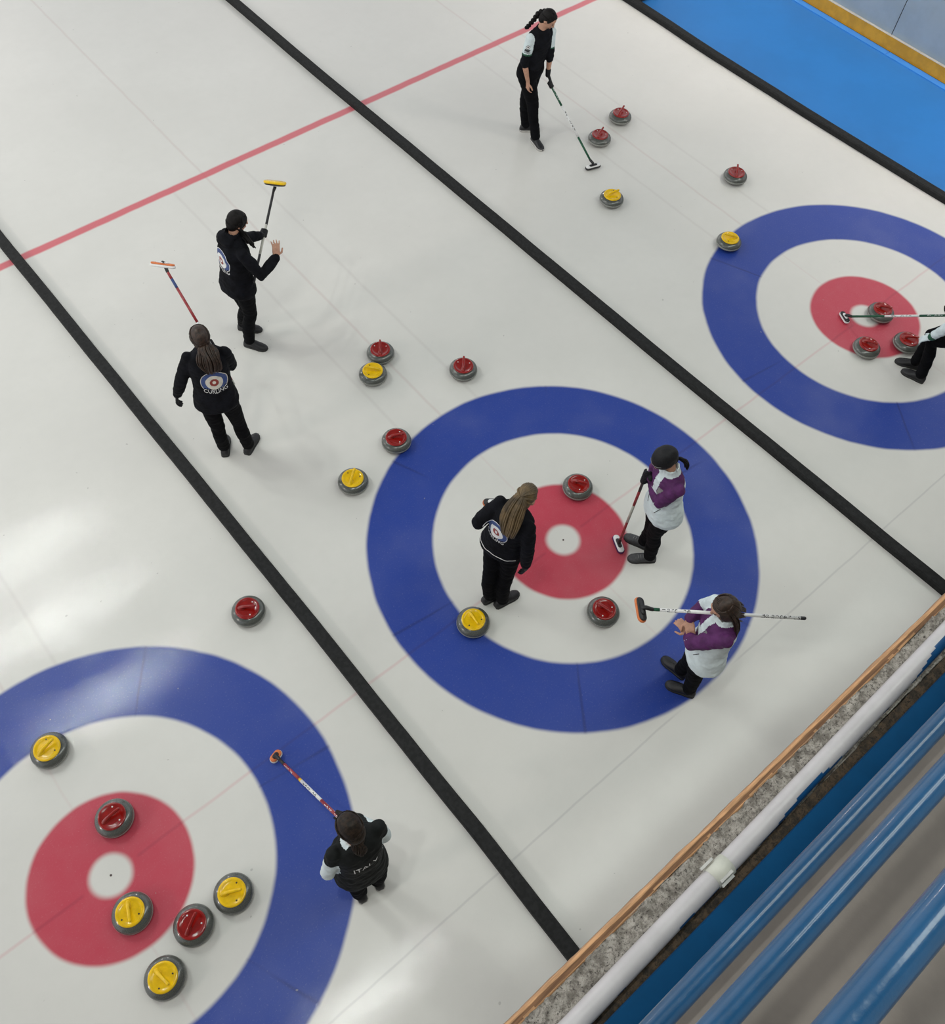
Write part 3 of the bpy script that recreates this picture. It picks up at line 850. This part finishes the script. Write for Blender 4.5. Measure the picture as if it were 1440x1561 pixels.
    # ---- upper garment
    style = o['top']; g = G()
    ex = .022 if style != 'vest' else .016
    jp = ((-.15, .165, .125), (-.07, .178, .132), (.08, .168, .124), (.30, .146, .110), (.5, .144, .110), (.72, .148, .114), (.88, .146, .094), (.97, .098, .068), (1.03, .058, .058))
    if o.get('short'): jp = ((.12, .150, .112),) + jp[3:]
    torso(g, jp, ex)
    ar = (.055, .060, .056, .053, .043) if style == 'jacket' else (.052, .053, .049, .046, .040)
    sl = o.get('sleeve', 1.0)
    for s in 'LR':
        S, E_, Wr = J[s + 's'], J[s + 'e'], J[s + 'w']
        inn = J['neck'].lerp(S, .55) - up * .045
        g.chain([J['neck'] - up * .015, inn, S + (S - inn).normalized() * .004 - V((0, 0, .004))], [.052, .056, ar[0]], 16)
        pts = [S, S.lerp(E_, .5), E_]; rs = list(ar[:3])
        if sl >= .99: pts += [E_.lerp(Wr, .5), Wr - (Wr - E_).normalized() * .01]; rs += [ar[3], ar[4]]
        elif sl > 0: pts += [E_.lerp(Wr, .18)]; rs += [ar[3]]
        else: pts = pts[:2] + [S.lerp(E_, .92)]
        g.chain(pts, rs, 16)
    # collar / hood
    if o.get('collar', 1):
        nk = J['neck']
        for q in range(14):
            a = 2 * PI * q / 14; d = ls * (math.cos(a) * .062) + fwd * (math.sin(a) * .060)
            g.chain([nk + d * 1.1 - up * .03, nk + d + up * (.022 + o.get('high', 0) - .012 * math.sin(a))], [.014, .010], 8)
    if o.get('hood'):
        g.ell(J['neck'] - fwd * .070 + up * .010, ls * .110, fwd * .060, up * .060); g.ell(J['neck'] - fwd * .075 - up * .03 + ls * .05, ls * .085, fwd * .055, up * .06)
    mats = [M[q] for q in o['mats']]
    top = g.fused(o.get('top_name', 'jacket'), mats, root, .0072, 12, .0065, .075)
    fn = o.get('region')
    if fn:
        me = top.data; idx = []
        pel = J['pelvis']
        for p in me.polygons:
            c = p.center; t = (c - pel).dot(up) / spine.length; lx = (c - pel - spine * t).dot(ls); fy = (c - pel - spine * t).dot(fwd)
            best = (9, 'T', 0, 0)
            for s in 'LR':
                for a, b, nme in ((J[s + 's'], J[s + 'e'], 'u'), (J[s + 'e'], J[s + 'w'], 'f')):
                    ab = b - a; q = max(0, min(1, (c - a).dot(ab) / ab.length_squared)); dd = (c - (a + ab * q)).length
                    if dd < best[0]: best = (dd, s + nme, q, (c - (a + ab * q)).z)
            idx.append(fn(best, t, lx, fy))
        me.polygons.foreach_set('material_index', idx)
    # zip and pockets on the front
    # ---- hair
    hm = M[o['hair']]; rnd = random.Random(sum(ord(q) for q in key) + 5)
    g = G(); hcc = hc - f * .012 + u * .008
    g.ell(hcc, r * .080, f * .095, u * .097, 24, 14); g.ell(hcc - f * .034 - u * .045, r * .075, f * .062, u * .085, 20, 12)
    hair = g.fused('hair', hm, root, .0075, 2)
    tail = [V(q) for q in POSES[key]['tail']]; tail = [q - fwd * (o.get('tout', .0) * min(1, i / 1.5)) for i, q in enumerate(tail)]
    T0 = tail[0]
    sg = G(); hs_ = o.get('hstyle', 'tail')
    # combed strands from the hairline to the gathering point
    for q in range(84):
        a = 2 * PI * q / 84; el = -.30 if hs_ != 'loose' else -.2
        front = f * math.cos(a) + r * math.sin(a)
        lift = .62 if math.cos(a) > .35 else (.15 if math.cos(a) > -.2 else -.25)
        s0 = (front * math.cos(lift) + u * math.sin(lift)).normalized(); jr = rnd.uniform(.7, 1.25)
        s1 = (T0 - hcc).normalized(); pts = []
        for kk in range(8):
            t = kk / 7; d = s0.lerp(s1, t)
            if d.length < .05: d = u
            d.normalize(); loc = V((d.dot(r0) * .0835, d.dot(f0) * .0985, d.dot(u0) * .1005))
            pts.append(hcc + r * loc.x + f * loc.y + u * loc.z + V((rnd.uniform(-1, 1), rnd.uniform(-1, 1), rnd.uniform(-1, 1))) * .0012)
        sg.chain(pts, [q_ * jr for q_ in (.0035, .005, .006, .006, .006, .006, .006, .005)], 6)
    sg.make('combed_strands', hm, hair)
    tg = G()
    def curve(P_, n):
        out = []
        for i in range(n):
            t = i / (n - 1) * (len(P_) - 1); k_ = min(int(t), len(P_) - 2); w = t - k_
            p0 = P_[max(0, k_ - 1)]; p1 = P_[k_]; p2 = P_[k_ + 1]; p3 = P_[min(len(P_) - 1, k_ + 2)]
            out.append(.5 * ((2 * p1) + (p2 - p0) * w + (2 * p0 - 5 * p1 + 4 * p2 - p3) * w * w + (3 * p1 - p0 - 3 * p2 + p3) * w ** 3))
        return out
    if hs_ == 'braid':
        cv = curve(tail, 9)
        for i, c in enumerate(cv):
            d = (cv[min(8, i + 1)] - cv[max(0, i - 1)]).normalized(); a = d.cross(fwd).normalized(); b_ = d.cross(a).normalized(); rr = .042 - .0022 * i
            for sg_ in (-1, 1): tg.ell(c + a * (.010 * sg_) + d * (.006 * sg_), a * rr * .8, b_ * rr * .8, d * rr * .75, 12, 8)
        nm = 'braid'
    else:
        wmax = o.get('tailw', .05); nst = o.get('nst', 46)
        for q in range(nst):
            a = rnd.uniform(0, 2 * PI); ra = math.sqrt(rnd.random()); n_ = 12; cv = curve(tail, n_); pts = []; cut = n_ - rnd.choice((0, 0, 0, 1, 1, 2))
            for i, c in enumerate(cv[:cut]):
                t = i / (n_ - 1); d = (cv[min(n_ - 1, i + 1)] - cv[max(0, i - 1)]).normalized(); x = d.cross(fwd).normalized(); y = d.cross(x).normalized()
                wd = wmax * (.35 + .9 * math.sin(min(1, t * 1.25) * PI * .62)) * (1 - .35 * t) * (1 if hs_ != 'loose' else (1 if i else 1.3))
                ww = ra * wd * (1 - .25 * t)
                pts.append(c + x * (math.cos(a) * ww) + y * (math.sin(a) * ww * .55) + x * (o.get('wave', .004) * math.sin(t * 9 + a * 2)))
            rb = .0075
            tg.chain(pts, [rb * (1 - .55 * i / len(pts)) for i in range(len(pts))], 6)
        if hs_ == 'loose':
            for q in range(60):
                a = rnd.uniform(.9, 2 * PI - .9); d0 = (f * math.cos(a) + r * math.sin(a))
                p0 = hcc + u * .06 + d0 * .07; p1 = hcc + d0 * .095 - u * .02; p2 = hcc + d0 * .092 - u * .10; p3 = hcc - f * .03 + d0 * .085 - u * rnd.uniform(.15, .24)
                tg.chain(curve([p0, p1, p2, p3], 8), [.006, .008, .009, .009, .009, .008, .006, .003], 6)
        nm = 'ponytail' if hs_ != 'loose' else 'hair_lengths'
    tg.make(nm, hm, hair)
    if hs_ in ('tail', 'braid') and o.get('tie'):
        d = (tail[1] - tail[0]).normalized(); cg = G()
        x = d.cross(fwd).normalized(); y = d.cross(x).normalized(); c = tail[0] + d * .012
        cg.chain([c + x * (math.cos(t) * .024) + y * (math.sin(t) * .020) for t in [2 * PI * i / 16 for i in range(17)]], [.005] * 17, 8); cg.make('hair_tie', M['hair_tie'], hair)
    return dict(root=root, J=J, top=top, up=up, fwd=fwd, lat=ls, spine=spine, hc=hc, f=f, r=r, u=u, body=body)

def piping(P, c, a0, a1, label='white piping above the hem'):
    bv = BVHTree.FromPolygons([v.co for v in P['top'].data.vertices], [tuple(p.vertices) for p in P['top'].data.polygons]); pts = []
    for i in range(31):
        a = math.radians(a0 + (a1 - a0) * i / 30); d = P['lat'] * math.cos(a) + P['fwd'] * math.sin(a)
        h = bv.ray_cast(c + d * .5, -d, .6)
        if h[0] is not None and (h[0] - c).length < .225: pts.append(h[0] + d * .001)
    g = G(); g.chain(pts, [.0028] * len(pts), 6); q = g.make('piping', M['white'], P['top']); q['label'] = label
def pocket(P, pts2):
    c = P['J']['pelvis']; g = G(); bv = BVHTree.FromPolygons([v.co for v in P['top'].data.vertices], [tuple(p.vertices) for p in P['top'].data.polygons])
    for (x0, t0, x1, t1) in pts2:
        g = G(); pts = []
        for i in range(6):
            k = i / 5; o_ = c + P['spine'] * (t0 + (t1 - t0) * k) + P['lat'] * (x0 + (x1 - x0) * k); h = bv.ray_cast(o_ + P['fwd'] * .5, -P['fwd'], .6)
            if h[0] is not None: pts.append(h[0] + P['fwd'] * .001)
        if len(pts) > 2: g.chain(pts, [.003] * len(pts), 6); g.make('pocket_zip', M['black'], P['top'])
def back_emblem(P, t=.62, R=.105, dx=0.0, words='CURLING', cream=False):
    c = P['J']['pelvis'] + P['spine'] * t; right = -P['lat']; nrm = -P['fwd']; up = P['up']
    c = c + right * dx
    vs, fs, mi = disc_art(R, [(1.0, 0), (.955, 1), (.64, 0), (.33, 2), (.13, 0)], cut=lambda x, r: -.50 * r - .18 * r * (1 - (x / r) ** 2))
    decal(P['top'], vs, fs, [M['offwhite' if cream else 'white'], M['blue'], M['red']], mi, c, right, up, nrm, P['top'], 'back_emblem', label='round blue, white and red target emblem')
    tv, tf = text_cached(words)
    w = max(v.x for v in tv) - min(v.x for v in tv); s = 1.75 * R / w
    out = [(v.x * s, v.y * s * 1.25 - R * (.80 - .20 * (v.x * s / R) ** 2) - .006) for v in tv]
    decal(P['top'], out, tf, [M['white']], None, c, right, up, nrm, P['top'], 'back_lettering', label='white lettering')

# ---- brooms
def broom(name_label, A, B, pad_dir, bands, txt, pad_mat, frame_mat, pad=(.105, .034, .020), cap='black', up_hint=None, text_up=(0, 0, 1), flip=False, pad_norm=None, plate_mat='white', group=None, neck=.06):
    """A = pad end, B = butt end"""
    A = V(A); B = V(B); ax = (B - A); L = ax.length; ax.normalize()
    root = empty('curling_broom', tuple(A)); prop(root, name_label, 'curling broom')
    R = .0125
    g = G(); mats = []; cuts = [0]
    for k, (t0, t1, m) in enumerate(bands):
        if m not in mats: mats.append(m)
        g.cur = mats.index(m); a = A + ax * (neck + (L - neck) * t0); b = A + ax * (neck + (L - neck) * t1)
        g.chain([a, b], [R, R], 16, round_=False)
    sh = g.make('shaft', [M[q] for q in mats], root)
    g = G(); e = B; g.chain([e - ax * .03, e], [R * 1.08, R * 1.08], 16); g.make('end_cap', M[cap], root)
    pd = V(pad_dir).normalized(); nn = V(pad_norm).normalized() if pad_norm else V((0, 0, 1)); pd = (pd - nn * pd.dot(nn)).normalized(); cr = nn.cross(pd)
    def stad(w, d, n=28):
        o = []
        for k in range(n):
            t = 2 * PI * k / n; ca, sa = math.cos(t), math.sin(t)
            o.append(((w - d) * (1 if ca > 0 else -1) * min(1, abs(ca) * 4) + d * ca, d * sa))
        return o
    hc = A
    def layer(z0, z1, w, d, bev=.004):
        rings = []
        for z, q in ((z0, -bev), (z0 + bev, 0), (z1 - bev, 0), (z1, -bev)): rings.append([hc + pd * x + cr * y + nn * z for x, y in stad(w + q, d + q)])
        return rings
    g = G(); g.loft(layer(-.030, -.008, pad[0], pad[1], .006)); g.make('pad', M[pad_mat], root)
    g = G(); g.loft(layer(-.008, .006, pad[0] * .93, pad[1] * .86)); hd = g.make('head_plate', M[frame_mat], root)
    g = G(); g.loft(layer(.006, .016, pad[0] * .50, pad[1] * .55)); g.make('clamp', M[plate_mat], hd)
    g = G(); g.chain([hc + nn * .010, hc + nn * .022 + ax * .015, hc + ax * (neck + .02)], [.016, .0165, .0145], 14); g.make('joint', M['black'], root)
    for (word, t, size, m) in txt:
        tv, tf = text_cached(word); tw = max(v.x for v in tv) - min(v.x for v in tv); s = size / tw
        x = ax if not flip else -ax; tu = V(text_up); tu = (tu - x * tu.dot(x)).normalized(); yv = tu.cross(x).normalized()
        c = A + ax * (neck + (L - neck) * t); out = []
        for v in tv:
            ph = (v.y * s * 1.0) / R; out.append(tuple(c + x * (v.x * s) + (tu * math.cos(ph) + yv * math.sin(ph)) * (R + .0007)))
        nm = bpy.data.meshes.new('lettering'); nm.from_pydata(out, [], tf); link('lettering', nm, M[m], sh, False)
    return root, A, ax, L

# ---- garment colour regions; each gets (nearest arm piece, torso fraction, sideways, forwards)
def reg_vest(b, t, lx, fy):
    d, seg, q, dz = b
    if seg[1] == 'u' and d < .075 and abs(lx) > .125: return 1 if q < .62 else (2 if q < .68 else 3)
    if seg[1] == 'f': return 3
    return 0
def reg_vest2(b, t, lx, fy):
    d, seg, q, dz = b
    if seg[1] == 'u' and q > .26 and abs(lx) > .150 and d < .08: return 1
    if seg[1] == 'f' and d < .066 and abs(lx) > .15: return 1
    if t > 1.0 and .02 < lx < .09 and fy > -.03: return 1
    return 0
def reg_purple(b, t, lx, fy):
    d, seg, q, dz = b
    if seg[1] == 'f' and d < .066: return 1 if q > .03 else 0
    if seg[1] == 'u' and d < .070 and (abs(lx) > .12 or q > .35): return 1 if dz > -.030 else 0
    if t > 1.0: return 0
    if t > .64:
        if fy > 0:
            if abs(lx) < .030: return 0
            if .62 < t < .80 and .035 < lx < .105: return 2
            return 1
        return 1 if t > .80 else 0
    return 0
def reg_purple_far(b, t, lx, fy):
    if b[1] == 'Ru' and b[0] < .075: return 0
    return reg_purple(b, t, lx, fy)
def reg_p8(b, t, lx, fy):
    d, seg, q, dz = b
    if seg[0] == 'L' and d < .075: return 1 if not (seg[1] == 'f' and q > .85) else 2
    return 0

S1 = V((3.757, 4.44, .760)); A1 = V((3.880, 3.661, .045)); ax1 = (S1 - A1).normalized()
P1 = person('P1', 'person standing with head bowed in black vest with white sleeves, dark braid, bare forearms', dict(top='vest', top_name='vest', slim=.92, short=1, hips=1.16, legs=1.14, mats=('black_cloth', 'white_cloth', 'green_trim', 'black_cloth'), region=reg_vest, sleeve=.5,
    hair='hair_black', hstyle='braid', hyaw=-62, hpitch=38, gloveL=1, handL=('grip', tuple(S1), tuple(ax1)), handR=('relax', None, (.02, -.03, -1), -1, .45), sole='sole_white'))
def sleeve_print(P):
    J = P['J']; c = J['Rs'].lerp(J['Re'], .33); nrm = (V((-3.42, -2.33, 7.15)) - c); nrm.z = 0; nrm.normalize(); a = (J['Re'] - J['Rs']).normalized()
    right = nrm.cross(a).normalized() * -1; right = -a.cross(nrm).normalized() * -1
    up = -a
    vs, fs, mi = disc_art(.024, [(1.0, 0), (.82, 1), (.36, 0)], nr=1, seg=20)
    decal(P['top'], vs, fs, [M['black'], M['white']], mi, c + up * .012, right, up, nrm, P['top'], 'sleeve_badge', label='black ring badge with a dark centre')
    vs = []; fs = []
    for (x, y, w, h) in ((0, -.030, .034, .006), (.004, -.042, .030, .006), (0, -.060, .038, .004)):
        for k in range(4):
            x0 = x - w + 2 * w * k / 4; n = len(vs); vs += [(x0, y - h), (x0 + 2 * w / 4 * .86, y - h), (x0 + 2 * w / 4 * .86, y + h), (x0, y + h)]; fs.append((n, n + 1, n + 2, n + 3))
    decal(P['top'], vs, fs, [M['black']], None, c + up * .012, right, up, nrm, P['top'], 'sleeve_print', label='dark sponsor bars')
sleeve_print(P1)
broom('green and white curling broom held by the braided player near the far red line',
      A1, A1 + ax1 * 1.08, (.9, -.25, 0), [(0, .32, 'green_trim'), (.32, .72, 'white'), (.72, 1, 'green_trim')],
      [('Hardline', .52, .26, 'black'), ('Hardline', .86, .16, 'white')], 'black', 'white', plate_mat='black')

A2 = V((-.063, 4.441, 1.163)); B2 = V((-.888, 3.585, 1.0)); ax2 = (B2 - A2).normalized()
S2 = A2 + ax2 * .62
P2 = person('P2', 'person in black hooded jacket, one bare hand raised, yellow-padded broom in the other', dict(top='jacket', mats=('black_cloth',), hood=1, high=.05,
    hair='hair_black', hyaw=-10, hpitch=20, gloveL=1, handL=('grip', tuple(S2), tuple(ax2)), handR=('relax', (.15, -.45, .85), (.30, .35, .55), 1, .25, .45), wave=.012, tailw=.045))
back_emblem(P2, .60, .115)
broom('yellow-padded curling broom with black and silver shaft held out by the striding player',
      A2, B2, (.62, -.78, 0), [(0, .40, 'black'), (.40, .72, 'clip_grey'), (.72, 1, 'black')], [], 'cap_yellow', 'black', pad_norm=(-.30, -.30, -.9), pad=(.118, .046, .03))

A3 = V((-1.631, 3.698, 1.565)); B3 = V((-1.698, 2.641, 1.0)); ax3 = (B3 - A3).normalized(); S3 = B3 - ax3 * .40
P3 = person('P3', 'person in black jacket with wide brown ponytail, orange-headed broom under the arm', dict(top='jacket', mats=('black_cloth',),
    hair='hair_brown', hyaw=70, hpitch=5, gloveL=1, handR=('grip', tuple(S3), tuple(ax3)), gloveR=1, handL=('relax', None, (-.25, .1, -.9), 1, .6), tailw=.115, nst=130, wave=.008, tout=.035))
back_emblem(P3, .52, .115, dx=.03, cream=True)
M['pad_orange'] = mat('pad_orange', (.62, .17, .05), .6, .1)
M['shaft_red'] = mat('shaft_red', (.30, .03, .035), .35, .15)
broom('red and white curling broom with orange head carried under the arm, pointing away',
      A3, B3, (.769, -.638, .04), [(0, .08, 'shaft_red'), (.08, .16, 'blue'), (.16, .46, 'shaft_red'), (.46, .70, 'white'), (.70, 1, 'shaft_red')], [('Hardline', .56, .20, 'black')], 'white', 'pad_orange', pad_norm=(.42, .37, .71), cap='clip_grey', pad=(.112, .036, .02), plate_mat='white')

A4 = V((-.725, .262, 1.075)); B4 = V((-.50, .17, .13)); ax4 = (B4 - A4).normalized(); S4 = A4 + ax4 * .075
P4 = person('P4', 'person in black jacket with very long fair ponytail standing left of the middle red circle', dict(top='jacket', mats=('black_cloth',),
    hair='hair_fair', hyaw=10, hpitch=25, gloveR=1, handL=('grip', tuple(S4), tuple(ax4)), tie=1, tailw=.112, nst=190, wave=.003, hstyle='tail', tout=.045))
back_emblem(P4, .56, .112, dx=-.03)
piping(P4, P4['J']['pelvis'] + V((0, 0, -.005)), 175, 375)
broom('small-headed curling broom held upright in front of the player with long fair hair',
      A4, B4, (.75, -.66, 0), [(0, 1, 'black')], [], 'pad_orange', 'black', pad=(.085, .036, .02), pad_norm=(-.1, -.1, 1))

A5 = V((.359, -.365, .045)); B5 = V((.352, -.378, 1.27)); ax5 = (B5 - A5).normalized(); S5a = A5 + ax5 * 1.12; S5b = A5 + ax5 * 1.205
P5 = person('P5', 'person in white and purple jacket and black cap, both hands on an upright broom', dict(top='jacket', mats=('white_cloth', 'purple_cloth', 'grey_cloth'), slim=.86, high=.045, region=reg_purple,
    hair='hair_black', hyaw=165, hpitch=38, gloveL=1, gloveR=1, handL=('grip', tuple(S5a), tuple(ax5)), handR=('grip', tuple(S5b), tuple(ax5)), shoe='shoe_grey', tailw=.035, nst=30))
def cap_on(P):
    hc, f, r, u = P['hc'], P['f'], P['r'], P['u']; g = G(); c = hc - f * .010 + u * .020
    g.ell(c, r * .098, f * .116, u * .104, 28, 16); g.ell(c - u * .015 - f * .01, r * .094, f * .108, u * .070, 28, 12)
    cp = g.fused('knitted_cap', M['black_glove'], P['root'], .008, 3, .002, .05)
    g = G(); g.chain([c + f * (.118 * math.cos(a) * .93) + r * (.100 * math.sin(a) * .93) + u * (.106 * .36) for a in [-.9 + 1.5 * i / 12 for i in range(13)]], [.0025] * 13, 6); q = g.make('cap_highlight', M['grey_cloth'], cp)  # light grey line painting the highlight edge on the cap front
cap_on(P5)
pocket(P5, ((.06, .16, .09, .30), (-.06, .16, -.09, .30)))
broom('dark red curling broom standing upright, its white head on the middle red circle',
      A5, B5, (-.42, -.9, 0), [(0, .30, 'shaft_red'), (.30, .55, 'clip_grey'), (.55, .75, 'shaft_red'), (.75, 1, 'black')], [], 'purple_cloth', 'white', plate_mat='black', text_up=(-1, -.5, 1), pad=(.100, .036, .02))

B6 = V((.291, -2.022, 1.36)); A6 = V((-.658, -1.249, 1.50)); ax6 = (B6 - A6).normalized()
P6 = person('P6', 'person in white and purple jacket with loose brown hair, broom across the shoulder', dict(top='jacket', mats=('white_cloth', 'purple_cloth', 'grey_cloth'), slim=.92, high=.025, region=reg_purple_far,
    hair='hair_brown', hstyle='loose', hyaw=150, hpitch=30, handL=('relax', (-.3, .1, .9), (.0, .7, .1), -1, .5), handR=('relax', (-.2, .2, .9), (-.35, -.5, -.2), 1, .6), tailw=.060, nst=60))
broom('white curling broom with red and black head carried level across a shoulder',
      A6, B6, (-.52, -.80, .2), [(0, .06, 'green_trim'), (.06, 1, 'white')], [('Hardline', .16, .22, 'black'), ('BalancePlus', .84, .30, 'black')], 'pad_orange', 'black', pad_norm=(.35, -.2, .9), text_up=(-.2, -.3, 1), plate_mat='black', pad=(.10, .036, .02))

pocket(P6, ((.06, .14, .09, .28), (-.06, .14, -.09, .28)))
A7 = V((-3.181, -.033, .045)); B7d = V((-3.103, -.941, .831)); ax7 = (B7d - A7).normalized(); B7 = A7 + ax7 * 1.30
S7a = A7 + ax7 * 1.16; S7b = A7 + ax7 * 1.25
P7 = person('P7', 'person in black vest with white sleeves and brown hair beside the left-hand blue ring', dict(top='vest', top_name='vest', mats=('vest', 'white_cloth', 'green_trim', 'black_cloth'), region=reg_vest2, sleeve=1,
    hair='hair_dark', hyaw=92, hpitch=35, gloveL=1, gloveR=1, handL=('grip', tuple(S7b), tuple(ax7)), handR=('grip', tuple(S7a), tuple(ax7)), sole='sole_white', tie=1, tailw=.045, nst=50, wave=.010))
tv, tf = text_cached('ITALY'); w = max(v.x for v in tv) - min(v.x for v in tv)
decal(P7['top'], [(v.x * .17 / w, v.y * .19 / w) for v in tv], tf, [M['white']], None, P7['J']['pelvis'] + P7['spine'] * .66, -P7['lat'], P7['up'], -P7['fwd'], P7['top'], 'back_lettering', .007, label='white lettering')
broom('red and white curling broom with its head on the left-hand blue ring',
      A7, B7, (.85, .25, 0), [(0, .10, 'black'), (.10, .34, 'shaft_red'), (.34, .37, 'cap_yellow'), (.37, .66, 'white'), (.66, 1, 'shaft_red')],
      [('Hardline', .18, .16, 'white'), ('Hardline', .50, .24, 'black'), ('Hardline', .80, .22, 'white')], 'white', 'pad_orange', plate_mat='black', text_up=(-.4, -.5, 1), pad=(.058, .036, .02))

A8 = V((4.377, .118, .045)); B8d = V((4.496, -.733, .70)); ax8 = (B8d - A8).normalized(); S8 = A8 + ax8 * 1.13
P8 = person('P8', 'crouching person at the right edge, white gloved hand resting on black trousers', dict(top='jacket', mats=('black_cloth', 'white_cloth', 'green_trim', 'black_cloth'), region=reg_p8,
    hair='hair_dark', hyaw=150, hpitch=20, gloveL=1, gloveR=1, glove_matL='white_cloth', handL=('relax', (-.3, .1, 1), (-.1, .45, -.5), 1, .5), handR=('grip', tuple(S8), tuple(ax8)), tailw=.03, nst=20))
broom('white and green curling broom reaching over the right-hand red circle from the right edge',
      A8, A8 + ax8 * 1.22, (.35, .75, 0), [(0, .34, 'green_trim'), (.34, .66, 'white'), (.66, 1, 'green_trim')], [('Hardline', .50, .22, 'black'), ('Hardline', .80, .16, 'white')], 'white', 'black', plate_mat='white', text_up=(-.4, -.3, 1), flip=True, pad=(.085, .034, .02))
